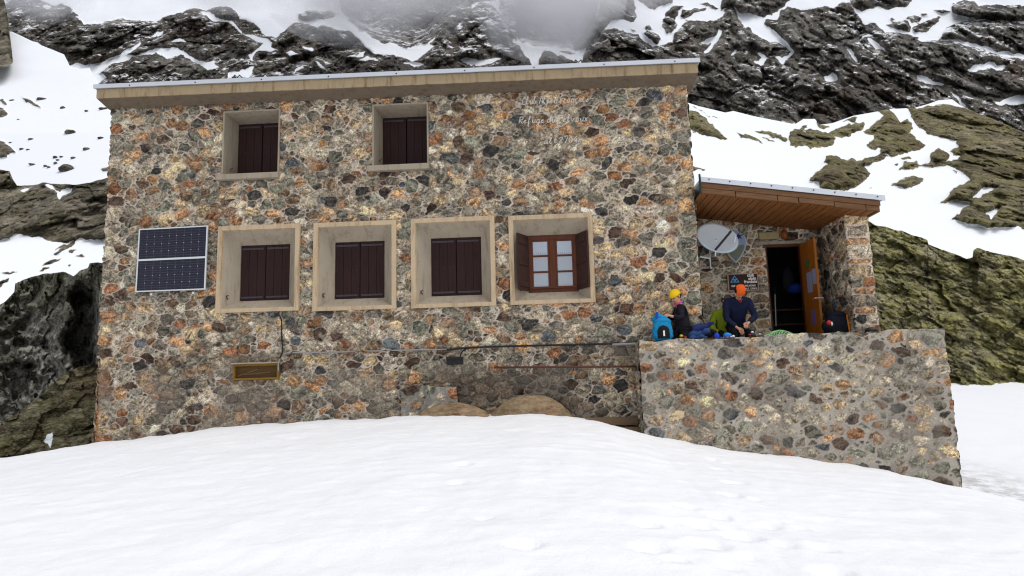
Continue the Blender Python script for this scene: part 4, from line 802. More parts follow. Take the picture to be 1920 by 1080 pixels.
# ---- terrace
ter = thing('terrace', 'raised stone terrace with rough mortared retaining wall in front of the porch', 'terrace', (PL[0], -.6, ZB))
Lw = float(np.linalg.norm((PR-PL)[:2])); zt = float(zpl); ZB2 = -1.6
def ter_t(X, Z, C):
    global LAST_ST; s = sstep(-.05, .3, fbm(p3(X, Z, k=3.2), 5, 5))*.3; LAST_ST = LAST_ST*(1-s); C = C*1.08
    return C*(1-s[..., None])+np.array(srgb(146, 138, 127))*(1+.12*fbm(p3(X, Z, k=9.), 3, 5))[..., None]*s[..., None]
stone_panel('retaining_wall', (PL[0], PL[1], ZB2), (pdir[0], pdir[1], 0), Lw, zt-ZB2, .0125, ter, seed=14, rlo=.035, rhi=.15, mortar=.010, grow=.02, big=2.6, aspect=1.9, mcol=srgb(152, 144, 133), ret=.4, tint=ter_t, depth=.03, dens=.84, hadd=lambda X, Z: .012*fbm(p3(X, Z, k=3.), 3, 2)+.5*.02*sstep(Lw*.9, Lw, X)*0,
            fixed=[(.16, zt-ZB2-.09, .17, .1, 0, 2.6, 6), (Lw-.18, zt-ZB2-.12, .17, .14, 0, 2.6, 3), (Lw-.2, zt-ZB2-.35, .16, .05, 0, 2.6, 5), (1.0, zt-ZB2-.5, .11, .1, 0, 2.4, 8), (2.6, zt-ZB2-.3, .12, .12, 0, 2.4, 11), (3.3, zt-ZB2-1.6, .16, .09, 0, 2.4, 8), (4.3, zt-ZB2-1.25, .14, .12, 0, 3, 6)])
# left end of that wall and its right end
stone_panel('wall_end', (PL[0]-.01, -.02, ZB2), (0, -1, 0), .58, zt-ZB2, .0125, ter, seed=15, rlo=.05, rhi=.13, mortar=.02, mcol=srgb(128, 120, 110), ret=0)
stone_panel('wall_end', (PR[0], PR[1]+.02, ZB2), (0, 1, 0), 3.4, zt-ZB2, .02, ter, seed=16, rlo=.05, rhi=.13, mortar=.02, mcol=srgb(128, 120, 110), ret=0)
X, Z, h_, C_ = masonry(Lw, .27, .02, seed=18, mortar=.03, grow=.01, mcol=srgb(140, 132, 122))
nb_ = np.array([-pdir[1], pdir[0], 0.]); P = np.array([PL[0], PL[1], zt-.004])+X[..., None]*np.array([pdir[0], pdir[1], 0])+Z[..., None]*nb_+h_[..., None]*np.array([0, 0, .5])
gridmesh('wall_top', P, cols={'col': C_}, mat=M_stone, parent=ter)
mb = MB(); ym = PL[1]+.25
mb.add([(PL[0]+.05, ym, ZB2), (PR[0]-.05, PR[1]+.25, ZB2), (PR[0]-.05, PY1+.6, ZB2), (PL[0]+.05+1.3, PY1+.1, ZB2), (PL[0]+.05+1.3, .1, ZB2), (PL[0]+.05, .1, ZB2)]+[(PL[0]+.05, ym, ZF), (PR[0]-.05, PR[1]+.25, ZF), (PR[0]-.05, PY1+.6, ZF), (PL[0]+.05+1.3, PY1+.1, ZF), (PL[0]+.05+1.3, .1, ZF), (PL[0]+.05, .1, ZF)],
       [(6, 7, 8, 9, 10, 11), (0, 5, 4, 3, 2, 1), (0, 1, 7, 6), (1, 2, 8, 7), (2, 3, 9, 8), (3, 4, 10, 9), (4, 5, 11, 10), (5, 0, 6, 11)])
mb.build('terrace_floor', concrete('grey_terrace_concrete', srgb(124, 118, 110), .3), ter)
o = thing('wooden_step', 'grey brown plank steps half buried in snow beside the terrace wall', 'steps', (.8, -.3, .9))
for px0, px1, py, y in ((1098, 1200, 784, -.18), (1150, 1205, 802, -.4)):
    a = pY(px0, py, y); b = pY(px1, py, y); mb = MB(); mb.box(a[0], min(b[0], PL[0]-.03), y, y+.22, a[2]-.14, a[2]); mb.build('step_board', M_plank, o, bevel=.008)

# ------------------------------------------------------------------ fixtures on the walls
# solar panel
TL, TR, BR, BL = [pY(a, b, y) for a, b, y in ((262, 430, -.12), (391, 423, -.12), (386, 543, -.2), (255, 548, -.2))]
sp = thing('solar_panel', 'white framed blue black solar panel bolted to the stone wall left of the windows', 'solar panel', (TL+TR+BR+BL)/4)
def sv(u, v, o=0):
    p = (TL*(1-u)+TR*u)*(1-v)+(BL*(1-u)+BR*u)*v; return p+np.array([0, -o, -o*.05])
def sq_(m, u0, u1, v0, v1, o0, o1, mi=0): m.hexa([sv(u0, v1, o0), sv(u1, v1, o0), sv(u1, v0, o0), sv(u0, v0, o0), sv(u0, v1, o1), sv(u1, v1, o1), sv(u1, v0, o1), sv(u0, v0, o1)], mi)
fr = MB(); e = .018
sq_(fr, 0, 1, 0, e, 0, .03); sq_(fr, 0, 1, 1-e, 1, 0, .03); sq_(fr, 0, e, e, 1-e, 0, .03); sq_(fr, 1-e, 1, e, 1-e, 0, .03); sq_(fr, e, 1-e, .485, .515, 0, .03); fr.build('panel_frame', M_alu, sp, bevel=.002)
for v0, v1 in ((e, .485), (.515, 1-e)):
    c = MB(); sq_(c, e, 1-e, v0, v1, .004, .02, 0); nu, nv = 9, 4; U = 1-2*e; H = v1-v0
    for i in range(1, nu): sq_(c, e+U*i/nu-.0011, e+U*i/nu+.0011, v0, v1, .0201, .0212, 2)
    for j in range(1, nv): sq_(c, e, 1-e, v0+H*j/nv-.001, v0+H*j/nv+.001, .0202, .0209, 2)
    for j in range(nv*3):
        if j % 3: sq_(c, e, 1-e, v0+H*j/nv/3-.0012, v0+H*j/nv/3+.0012, .0202, .0207, 2)
    for i in range(1, nu):
        for j in range(1, nv):
            u, v = e+U*i/nu, v0+H*j/nv; a, b = .006, .0065; c.add([sv(u-a, v, .0215), sv(u, v+b, .0215), sv(u+a, v, .0215), sv(u, v-b, .0215), sv(u, v, .017)], [(0, 1, 2, 3), (0, 4, 1), (1, 4, 2), (2, 4, 3), (3, 4, 0)], 1)
    c.build('photovoltaic_module', [M_cell, M_cellw, M_cellg], sp)
for u in (.22, .82):
    b = MB(); b.box(float(sv(u, 1)[0])-.02, float(sv(u, 1)[0])+.02, -.21, .0, float(BL[2])-.07, float(BL[2])-.03); b.box(float(sv(u, 1)[0])-.02, float(sv(u, 1)[0])+.02, -.03, .0, float(BL[2])-.03, float(TL[2])-.03); b.build('mounting_bracket', M_alu, sp)

def pathY(pts, y): return [pY(a, b, y if len(p_) < 3 else p_[2]) for p_ in pts for a, b in [p_[:2]]]
def cable(name, pts, r, mat, label, cat, y=-.07, parent=None):
    m = MB(); P = [np.array(q) for q in pathY(pts, y)]; pp = []
    for i in range(len(P)-1):
        for t in (0, .25, .5, .75):
            a, b, c, d = P[max(i-1, 0)], P[i], P[i+1], P[min(i+2, len(P)-1)]
            pp.append(.5*(2*b+(c-a)*t+(2*a-5*b+4*c-d)*t*t+(3*b-a-3*c+d)*t**3))
    pp.append(P[-1]); m.tube(pp, r, 8); o = m.build(name, mat, parent, smooth=True); 
    if label: tag(o, label, cat)
    return o
cable('drain_pipe', [(522, 696), (522, 682), (527, 668), (538, 662), (560, 661), (640, 660), (740, 657), (838, 655), (868, 654)], .013, M_greyp, 'thin pale grey conduit running along the ledge and bending down beside the cellar window', 'pipe', -.075)
cable('power_cable', [(516, 588, -.1), (524, 592), (528, 603), (528, 630), (530, 650), (529, 662, -.1), (524, 672, -.1)], .014, M_black, 'black cable hanging below the leftmost large window', 'cable', -.07)
cable('power_cable', [(838, 656), (866, 653), (900, 651), (960, 649), (1040, 647), (1120, 645), (1198, 643)], .018, M_black, 'black cable along the ledge towards the terrace wall', 'cable', -.085)
cable('conduit_sleeve', [(1148, 646), (1175, 645), (1194, 644)], .022, M_greyp, 'short grey sleeve around the cable next to the terrace wall', 'pipe', -.09)
a = pY(838, 684, -.06); b = pY(868, 670, -.06); jb = thing('junction_box', 'small black box fixed to the stone wall below the ledge cable', 'box', (a+b)/2)
m = MB(); m.box(a[0], b[0], -.10, .02, a[2], b[2]); m.build('box_body', M_black, jb, bevel=.012); m = MB(); m.box(a[0]-.01, b[0]+.01, -.115, -.10, b[2]-.03, b[2]+.01); m.build('box_lid', M_black, jb, bevel=.005)
cable('box_cable', [(863, 671), (865, 662), (872, 655), (884, 652)], .013, M_black, None, None, -.07, jb)
a = pY(926, 689, -.1); b = pY(1199, 687, -.1); rl = thing('wall_rail', 'rusty brown metal rail along the lower wall left of the terrace', 'rail', (a+b)/2)
m = MB(); m.tube([a, b], .019, 8); m.build('rail_bar', M_rust, rl, smooth=True)
for t in (.05, .23, .55, .93):
    p = a*(1-t)+b*t; m = MB(); m.tube([p, p+np.array([0, .02, -.05]), p+np.array([0, .12, -.06])], .01, 6); m.build('rail_bracket', M_rust, rl)

# satellite dish
dc = pY(1345, 446, .45); fwd = EYE-dc; fwd /= np.linalg.norm(fwd)
right = np.array([1, 0, 0.])-fwd*fwd[0]; right /= np.linalg.norm(right); upv = np.cross(fwd, right)
upv = upv if upv[2] > 0 else -upv
aa = math.radians(-24); maj = right*math.cos(aa)+upv*math.sin(aa); mnr = -right*math.sin(aa)+upv*math.cos(aa)
tl = math.radians(50); nrm = fwd*math.cos(tl)+mnr*math.sin(tl); mn2 = mnr*math.cos(tl)-fwd*math.sin(tl)
dish = thing('satellite_dish', 'pale oval satellite dish mounted in the porch beside the stone wall corner', 'satellite dish', dc)
D = MB(); vs = []; fs = []; nr, na = 10, 48; R0 = .40
for i in range(nr+1):
    for k in range(na):
        r = R0*i/nr; t = 2*math.pi*k/na; vs.append(dc+maj*math.cos(t)*r+mn2*math.sin(t)*r*1.0+nrm*(.07*(r/R0)**2-.07))
for i in range(nr):
    for k in range(na): fs.append((i*na+k, i*na+(k+1) % na, (i+1)*na+(k+1) % na, (i+1)*na+k))
D.add(vs, fs); o = D.build('reflector', M_white, dish, smooth=True); sm = o.modifiers.new('s', 'SOLIDIFY'); sm.thickness = .012; sm.offset = 1
R = MB(); R.tube([dc+maj*math.cos(2*math.pi*k/48)*R0+mn2*math.sin(2*math.pi*k/48)*R0 for k in range(49)], .010, 6); R.build('rim', simple('blue_grey_rim', srgb(150, 172, 190), .5, .05, 5, bump=0), dish, smooth=True)
top_ = dc+maj*.24+mn2*.32; bot_ = dc+maj*.12-mn2*.37
m = MB(); s0 = pY(1371, 433, .1); s1 = pY(1341, 469, .1); m.tube([s0, s1], .022, 4); m.build('feed_arm', M_iron, dish)
m = MB(); m.tube([pY(1342, 470, .1), pY(1341, 480, .14)], .012, 6); m.build('support_rod', M_white, dish); m = MB(); m.tube([pY(1372, 434, .1), pY(1380, 440, .3), pY(1377, 455, .4)], .012, 6); m.build('support_rod', M_white, dish)
m = MB(); m.tube([pY(1312, 481, .5), pY(1331, 484, .5)], .022, 6); m.tube([dc-nrm*.07, pY(1331, 470, .55), pY(1331, 484, .5), pY(1333, 504, .5)], .018, 6); m.build('wall_mount', M_alu, dish)

# enamel crest and hut sign
cr = thing('heraldic_shield', 'enamel shield with blue star flower and grey mountain slope partly hidden by the dish', 'shield', pY(1378, 460, PY1-.06))
half = [(0, 31), (7, 29), (12, 20), (20, 17), (22, 6), (19, -8), (10, -24), (0, -35)]
out = half+[(-x, z) for x, z in half[1:-1][::-1]]
k_ = 13.8/1280; c0 = pY(1377, 460, PY1-.07)
def plate(m, pts, y0, y1, mi=0, sc=1):
    n = len(pts); vs = [(c0[0]+x*k_*sc, y0, c0[2]+z*k_*sc) for x, z in pts]+[(c0[0]+x*k_*sc, y1, c0[2]+z*k_*sc) for x, z in pts]
    m.add(vs, [tuple(range(n)), tuple(range(n, 2*n))[::-1]]+[(i, (i+1) % n, n+(i+1) % n, n+i) for i in range(n)], mi)
m = MB(); plate(m, out, PY1-.10, PY1-.05, 0); m.build('shield_rim', simple('pale_rim', srgb(176, 180, 176), .5, .05, 6, bump=0), cr)
low_ = [(x, min(z, -3-(1 if x < 0 else 0)+2*math.sin(x))) for x, z in out]
m = MB(); plate(m, out, PY1-.104, PY1-.101, 0, .93); m.build('shield_sky', simple('pale_blue_enamel', srgb(132, 150, 178), .5, .1, 9, bump=0), cr)
m = MB(); plate(m, [(-18,-4),(18,0),(17,-9),(9,-23),(0,-33),(-9,-23),(-17,-9)], PY1-.107, PY1-.1045, 0, .92); m.build('shield_slope', simple('grey_green_enamel', srgb(110, 116, 100), .6, .35, 26, bump=0), cr)
m = MB(); st = []
for i in range(12): r = 8 if i % 2 == 0 else 3.2; t = math.pi*2*i/12+.3; st.append((8+r*math.cos(t), 16+r*math.sin(t)))
plate(m, st, PY1-.109, PY1-.1046); m.build('blue_flower', simple('dark_blue_enamel', srgb(34, 40, 110), .5, .1, 9, bump=0), cr)
st = []
for i in range(10): r = 4.5 if i % 2 == 0 else 2; t = math.pi*2*i/10; st.append((3+r*math.cos(t), -4+r*math.sin(t)))
m = MB(); plate(m, st, PY1-.112, PY1-.108); m.build('red_flower', simple('red_enamel', srgb(180, 90, 70), .5, .2, 40, bump=0), cr)
def text(body, x, z, size, mat, parent, y, align='LEFT', bold=.02, nm='lettering'):
    cu = bpy.data.curves.new(nm, 'FONT'); cu.body = body; cu.size = size; cu.align_x = align; cu.extrude = .002; cu.offset = bold*size
    o = bpy.data.objects.new('tmp', cu); COL.objects.link(o); bpy.context.view_layer.update()
    me = bpy.data.meshes.new_from_object(o.evaluated_get(bpy.context.evaluated_depsgraph_get())); bpy.data.objects.remove(o)
    for v in me.vertices: v.co = Vector((x+v.co.x, y-v.co.z, z+v.co.y))
    me.materials.clear(); return link(nm, me, mat, parent)
sx0, sx1, sz0, sz1 = rect(PY1-.08, [(1363, 514), (1420, 511), (1424, 544), (1367, 547)])
sg = thing('hut_sign', 'dark brown sign with blue logo and white words fixed left of the door', 'sign', ((sx0+sx1)/2, PY1-.05, (sz0+sz1)/2))
m = MB(); m.box(sx0, sx1, PY1-.08, PY1-.03, sz0, sz1); m.build('sign_edge', simple('tan_sign_edge', srgb(176, 150, 138), .6, .1, 10), sg, bevel=.005)
m = MB(); m.box(sx0+.02, sx1-.02, PY1-.088, PY1-.081, sz0+.02, sz1-.02); m.build('sign_board', simple('dark_brown_board', srgb(48, 26, 22), .6, .1, 10, bump=0), sg)
WT = simple('white_sign_paint', srgb(232, 222, 214), .6, .03, 10, bump=0); W_ = sx1-sx0; H_ = sz1-sz0; yy = PY1-.092
text('club', sx0+W_*.75, sz0+H_*.80, H_*.235, WT, sg, yy, 'CENTER', .035); text('alpin', sx0+W_*.93, sz0+H_*.615, H_*.235, WT, sg, yy, 'RIGHT', .035); text('français', sx0+W_*.95, sz0+H_*.44, H_*.235, WT, sg, yy, 'RIGHT', .035)
text('REFUGE DU PELVOUX', sx0+W_*.5, sz0+H_*.24, H_*.135, WT, sg, yy, 'CENTER', .03); text('ALT. 2704 M', sx0+W_*.94, sz0+H_*.08, H_*.125, WT, sg, yy, 'RIGHT', .03)
M_blu = simple('light_blue_logo', srgb(84, 160, 214), .6, .05, 10, bump=0); lg = MB(); lx, lz, s_ = sx0+W_*.22, sz0+H_*.66, H_*.2
def tri(cx_, cz_, r, y0): lg.add([(cx_-r, y0, cz_-r*.8), (cx_+r, y0, cz_-r*.8), (cx_, y0, cz_+r), (cx_-r*.5, y0-.002, cz_-r*.5), (cx_+r*.5, y0-.002, cz_-r*.5), (cx_, y0-.002, cz_+r*.5)], [(0, 1, 4, 3), (1, 2, 5, 4), (2, 0, 3, 5)])
tri(lx, lz+s_*.45, s_*.75, yy); tri(lx-s_*.5, lz-s_*.25, s_*.75, yy-.003); tri(lx+s_*.5, lz-s_*.25, s_*.75, yy-.006); lg.build('logo', M_blu, sg)
# small rusty lamp above the door
lp = pY(1471, 440, PY1-.12); la = thing('porch_lamp', 'small rust brown rounded lamp hanging above the door opening', 'lamp', lp)
m = MB(); m.tube([lp+np.array([0, 0, z]) for z in (-.09, -.08, -.03, .03, .07, .09)], [.02, .05, .066, .062, .045, .02], 14); m.build('lamp_body', simple('rust_orange_glaze', srgb(128, 70, 26), .5, .35, 15), la, smooth=True)
m = MB(); m.tube([lp+np.array([0, 0, .09]), lp+np.array([0, .02, .3])], .008, 6); m.build('hanger', M_rust, la)
# things dimly seen through the door
sh_ = thing('wooden_shelf', 'low brown wooden shelf just inside the dark doorway', 'shelf', (4.95, 2.3, ZF)); 
m = MB(); 
for z in (.0, .32, .64, .95): m.box(4.72, 5.35, 2.2, 2.6, ZF+z, ZF+z+.035)
m.box(4.68, 4.72, 2.2, 2.6, ZF, ZF+.99); m.build('shelf_body', M_dkwood, sh_)
a = pY(1491, 541, 2.35); blob('blue_bag', a, (.16, .14, .12), simple('blue_nylon', srgb(30, 62, 150), .6, .2, 8), None, .15, 2, 3, 3); tag(bpy.context.scene.objects['blue_bag'], 'blue bag lying on the shelf inside the doorway', 'bag')
o = thing('coat', 'dark grey coat hanging inside the doorway above the shelf', 'coat', pY(1478, 520, 2.4)); blob('coat_body', pY(1478, 525, 2.5), (.13, .1, .3), simple('dark_grey_cloth', srgb(44, 44, 50), .9), o, .2, 2, 3, 5)
o = thing('trekking_pole', 'pale trekking pole leaning inside the left side of the doorway', 'pole', pY(1454, 600, 1.8)); m = MB(); m.tube([pY(1455, 612, 1.8), pY(1453, 552, 1.9)], .012, 6); m.build('shaft', M_alu, o); m = MB(); m.tube([pY(1453, 552, 1.9), pY(1454, 540, 1.9)], .02, 6); m.build('grip', M_black, o)

# boulders at the foot of the wall
M_bould = rock_mat('weathered_boulder_rock', srgb(96, 72, 56), srgb(134, 108, 84), srgb(156, 132, 106), s=.7, bump=.7, bd=.03, lichen=srgb(130, 126, 92), lam=.35)
def rockattr(o, v=25.):
    a = o.data.attributes.new('rock', 'FLOAT', 'POINT'); a.data.foreach_set('value', np.full(len(o.data.vertices), v, np.float32)); return o
for (pc, py, rx, rzz, nm, sd) in ((850, 800, .74, .42, 'smooth reddish boulder under snow beside the squared plinth', 2), (995, 806, .80, .62, 'large rounded brown boulder half buried at the middle of the wall foot', 4), (1052, 800, .30, .26, 'low dark boulder between the large rounded boulder and the steps', 6)):
    c = pY(pc, py, -.12); o = rockattr(blob('boulder', c, (rx, .30, rzz), M_bould, None, .07, 1.6, 5, sd)); tag(o, nm, 'boulder')

# ------------------------------------------------------------------ loose stones on the left snowfield
M_st = rock_mat('loose_stone_rock', srgb(46, 42, 38), srgb(86, 80, 70), srgb(120, 112, 98), s=1.2, bump=.8, bd=.1)
stones = [(118, 203, 4, 3), (133, 249, 9, 4), (59, 262, 5, 2), (41, 280, 4, 2), (53, 281, 3, 1.5), (162, 280, 5, 3), (104, 295, 4, 2), (137, 296, 4, 2), (104, 306, 3, 2), (85, 311, 3, 1.5), (91, 313, 3, 1.5), (125, 317, 12, 7), (189, 259, 5, 2), (191, 204, 5, 2), (162, 208, 3, 1.5), (20, 268, 3, 1.5), (35, 225, 2.5, 1.5), (60, 308, 5, 1.2), (80, 187, 9, 2), (24, 189, 5, 2), (198, 203, 3, 1.2), (115, 294, 3, 1.2), (108, 300, 3, 1.2)]
special = {1: 'flat mossy stone alone in the middle of the left snowfield', 11: 'pointed dark stone, largest of the loose stones on the left snowfield', 18: 'thin slanting sliver of stone at the top of the left snowfield', 0: 'small round black stone highest on the left snowfield near the roof corner', 12: 'small dark stone in the snow close to the house wall, level with the upper window'}
for i, (a, b, rx, ry) in enumerate(stones):
    d = float(L5dep(np.array([a]), np.array([b]))[0]); c = EYE+ray(a, b)*d; k = d/F
    o = rockattr(blob('loose_stone', c, (rx*k*1.15, rx*k, ry*k*1.25), M_st, None, .25, 1.5, 3, i)); tag(o, special.get(i, 'small dark stone poking out of the snowfield left of the house'), 'stone', 'loose stones on the left snowfield')

# ------------------------------------------------------------------ people
def skin(name, P, E, R, mat, parent, root=0, sub=2):
    me = bpy.data.meshes.new(name); me.from_pydata([tuple(map(float, p)) for p in P], E, []); o = link(name, me, mat, parent)
    o.modifiers.new('skin', 'SKIN').use_smooth_shade = True; s = o.modifiers.new('sub', 'SUBSURF'); s.levels = s.render_levels = sub
    for v, r in zip(me.skin_vertices[0].data, R):
        v.radius = (r, r) if not isinstance(r, tuple) else r
        v.use_root = False
    me.skin_vertices[0].data[root].use_root = True
    return o
def chain(P, E, R, start, pts, rs):
    last = start
    for p, r in zip(pts, rs):
        P.append(p); R.append(r)
        if last is not None: E.append((last, len(P)-1))
        last = len(P)-1
    return last
M_skin = simple('skin', srgb(196, 144, 118), .55, .08, 20, bump=0, spec=.35)
M_hair = simple('dark_hair', srgb(38, 26, 22), .6, .3, 40)
def hand(P, E, R, wrist_i, w, d, side):
    """palm and five bent fingers; d = pointing direction, side = thumb side"""
    d = Vector(d).normalized(); sd = Vector(side).normalized(); dn = Vector((0, 0, -1)); w = Vector(w)
    palm = chain(P, E, R, wrist_i, [w+d*.035, w+d*.075], [(.032, .018), (.034, .017)])
    for k, (o, L) in enumerate(((.028, .07), (.010, .08), (-.009, .074), (-.027, .058))):
        b = w+d*.08+sd*o; chain(P, E, R, palm, [b, b+d*L*.5+dn*.010, b+d*L*.8+dn*.035], [.0095, .0085, .0065])
    chain(P, E, R, palm-1, [w+d*.045+sd*.038, w+d*.075+sd*.055+dn*.01, w+d*.10+sd*.05+dn*.025], [.012, .010, .008])
FOLD = bpy.data.textures.new('folds', 'CLOUDS'); FOLD.noise_scale = .07; FOLD.noise_depth = 1
def person(label, base, J, mats, hat, hair=True, scale=1.0, hatcol2=None, back_hair=False):
    """J: joint offsets from base (world axes). """
    t = thing('person', label, 'person', base); g = lambda k: V(base)+Vector(J[k])
    head, neck, chest, spine, pel = g('head'), g('neck'), g('chest'), g('spine'), g('pelvis'); look = Vector(J['look']).normalized()
    P, E, R = [], [], []
    i0 = chain(P, E, R, None, [pel, spine, chest, neck-(neck-chest)*.15, neck], [(.125, .10), (.115, .09), (.135, .095), (.06, .055), (.048, .048)])
    upd = (head-neck).normalized()
    chain(P, E, R, i0, [head-upd*.055+look*.018, head+look*.012, head+upd*.06], [(.062, .068), (.078, .088), (.062, .07)])
    for s in 'LR':
        sh, el, wr = g('sh'+s), g('el'+s), g('wr'+s)
        w = chain(P, E, R, 2, [sh, el, wr], [.045, .034, .024]); hand(P, E, R, w, wr, wr-el, J.get('th'+s, (1, 0, 0)))
        hp, kn, an_ = g('hp'+s), g('kn'+s), g('an'+s)
        chain(P, E, R, 0, [hp, kn, an_, an_+Vector(J.get('toe', (0, .1, -.02)))], [.07, .05, .035, .03])
    skin('body', P, E, R, M_skin, t)
    # jacket
    P, E, R = [], [], []
    i0 = chain(P, E, R, None, [pel-Vector((0, 0, .07)), spine, chest, neck-(neck-chest)*.12], [(.17, .15), (.155, .14), (.165, .14), (.08, .075)])
    for s in 'LR':
        sh, el, wr = g('sh'+s), g('el'+s), g('wr'+s); chain(P, E, R, 2, [sh, sh*.5+el*.5, el, wr*.93+el*.07], [.078, .066, .060, .044])
    jk = skin('jacket', P, E, R, mats[0], t, sub=3); dm = jk.modifiers.new('folds', 'DISPLACE'); dm.texture = FOLD; dm.strength = .035; dm.mid_level = .5; dm.texture_coords = 'GLOBAL'
    P, E, R = [], [], []
    chain(P, E, R, None, [pel-Vector((0, 0, .02))], [(.14, .12)])
    for s in 'LR':
        hp, kn, an_ = g('hp'+s), g('kn'+s), g('an'+s); chain(P, E, R, 0, [hp, hp*.5+kn*.5, kn, kn*.5+an_*.5, an_], [.09, .08, .066, .06, .048])
    skin('trousers', P, E, R, mats[1], t)
    for s in 'LR':
        an_ = g('an'+s); to = Vector(J.get('toe', (0, .1, -.02))); P, E, R = [], [], []; chain(P, E, R, None, [an_, an_+to*.5, an_+to*1.3], [.045, .042, .035]); skin('boot', P, E, R, M_black, t)
    # face
    rt = look.cross(upd).normalized(); fr_ = head+look*.088
    b = MB()
    for s in (-1, 1): b.tube([fr_+rt*.03*s+upd*.004-look*.01, fr_+rt*.03*s+upd*.004+look*.002], .009, 8)
    b.build('eyes', simple('eye_dark', (.02, .015, .015), .3, 0, 5, bump=0), t)
    b = MB(); b.tube([fr_+upd*.008-look*.012, fr_-upd*.02+look*.010, fr_-upd*.034+look*.006], [.007, .011, .012], 8); b.build('nose', M_skin, t, smooth=True)
    b = MB(); b.tube([fr_-upd*.055+rt*.02-look*.012, fr_-upd*.056-look*.002, fr_-upd*.055-rt*.02-look*.012], .006, 6); b.build('mouth', simple('lips', srgb(160, 84, 78), .5, .1, 5, bump=0), t, smooth=True)
    for s in (-1, 1):
        b = MB(); b.tube([head+rt*.082*s+upd*.02, head+rt*.09*s, head+rt*.082*s-upd*.03], [.010, .016, .009], 8); b.build('ear', M_skin, t, smooth=True)
    if hair:
        P, E, R = [], [], []; chain(P, E, R, None, [head+upd*.05-look*.02, head-look*.035, head-upd*.07-look*.035], [(.09, .10), (.098, .095), (.065, .06)]); skin('hair', P, E, R, M_hair, t)
    if hat is not None:
        bm = bmesh.new(); bmesh.ops.create_uvsphere(bm, u_segments=24, v_segments=16, radius=1)
        bmesh.ops.delete(bm, geom=[v for v in bm.verts if v.co.z < -.25], context='VERTS')
        Mx = Matrix([rt*.098, (-look)*.112, upd*.105]).transposed()
        for v in bm.verts:
            q = v.co.copy(); v.co = Mx @ (q*(1+.02*math.sin(9*math.atan2(q.y, q.x)))) + head+upd*.038-look*.004
        me = bpy.data.meshes.new('hat'); bm.to_mesh(me); bm.free()
        for p in me.polygons: p.use_smooth = True
        o = link('hat', me, hat, t); sm_ = o.modifiers.new('s', 'SOLIDIFY'); sm_.thickness = .01; sm_.offset = 1
    return t, head, upd, look, rt
fleece = lambda n, c: simple(n, c, .85, .22, 6, bump=.35, bd=.02)
M_navy = fleece('navy_jacket_cloth', srgb(18, 24, 52)); M_lime = fleece('lime_green_fleece', srgb(132, 148, 30)); M_bk = fleece('black_fleece', srgb(20, 18, 28)); M_bk2 = fleece('black_trouser_cloth', srgb(16, 16, 20)); M_yel = fleece('yellow_knit', srgb(226, 186, 24)); M_or = fleece('orange_knit', srgb(222, 92, 30))
# kneeling person in yellow hat, facing left towards the blue rucksack
b = pY(1279, 636, -.19); b[2] = ZF
t1, hd, upd, look, rt = person('person in yellow hat and black fleece kneeling beside the blue rucksack', b, dict(pelvis=(.02, .0, .42), spine=(.03, 0, .58), chest=(.02, 0, .78), neck=(-.02, 0, .915), head=(-.07, -.02, 1.025), look=(-.75, -.5, -.5),
   shL=(-.02, -.13, .84), elL=(-.02, -.20, .62), wrL=(-.20, -.22, .66), shR=(.0, .15, .84), elR=(-.1, .17, .66), wrR=(-.24, .03, .70), thL=(0, .3, .3), thR=(0, -.3, .3),
   hpL=(.02, -.08, .38), knL=(-.03, -.1, .06), anL=(.38, -.09, .06), hpR=(.02, .09, .38), knR=(-.03, .1, .06), anR=(.38, .09, .06), toe=(.12, 0, -.02)), (M_bk, M_bk2), M_yel)
m = MB(); c_ = hd-upd*.11; m.tube([c_+rt*.07*math.cos(a)+look*.07*math.sin(a)+Vector((0, 0, -.01)) for a in [i*math.pi/6 for i in range(13)]], .016, 8); m.build('pink_collar', simple('pink_trim', srgb(214, 70, 130), .7, .1, 9), t1, smooth=True)
m = MB(); m.tube([c_-look*.06+rt*.06, c_-look*.1-Vector((0, 0, .03)), c_-look*.07-rt*.06-Vector((0, 0, .02))], [.03, .045, .03], 10); m.build('teal_hood', fleece('teal_lining', srgb(20, 120, 140)), t1, smooth=True)
# bending person in navy jacket and orange cap
b = pY(1388, 634, .05); b[2] = ZF
t2, hd, upd, look, rt = person('person in navy jacket and orange fronted cap bending forward over the gear', b, dict(pelvis=(.0, .22, .50), spine=(0, .14, .68), chest=(0, .02, .88), neck=(0, -.08, 1.0), head=(0, -.17, 1.09), look=(0, -.62, -.78),
   shL=(-.20, .0, .93), elL=(-.25, -.08, .62), wrL=(-.10, -.22, .44), shR=(.20, .0, .93), elR=(.27, -.08, .64), wrR=(.10, -.24, .52), thL=(.3, 0, .2), thR=(-.3, 0, .2),
   hpL=(-.1, .22, .45), knL=(-.14, -.08, .38), anL=(-.13, .05, .06), hpR=(.1, .22, .45), knR=(.14, -.06, .36), anR=(.13, .1, .06), toe=(0, -.14, -.02)), (M_navy, M_bk2), M_bk)
bm = bmesh.new(); bmesh.ops.create_uvsphere(bm, u_segments=32, v_segments=20, radius=1)
bmesh.ops.delete(bm, geom=[v for v in bm.verts if v.co.z < -.2 or v.co.y > .12 or abs(v.co.x) > .75], context='VERTS')
Mx = Matrix([rt*.105, (-look)*.120, upd*.113]).transposed()
for v in bm.verts: v.co = Mx @ v.co + hd+upd*.038-look*.004
me = bpy.data.meshes.new('cap_front_panel'); bm.to_mesh(me); bm.free(); o = link('cap_front_panel', me, M_or, t2); o.modifiers.new('s', 'SOLIDIFY').thickness = .008
m = MB(); s_ = V(b)+Vector((.265, -.07, .80)); m.tube([s_, s_+Vector((.0, -.012, 0))], .018, 10); m.build('sleeve_badge', WT, t2)
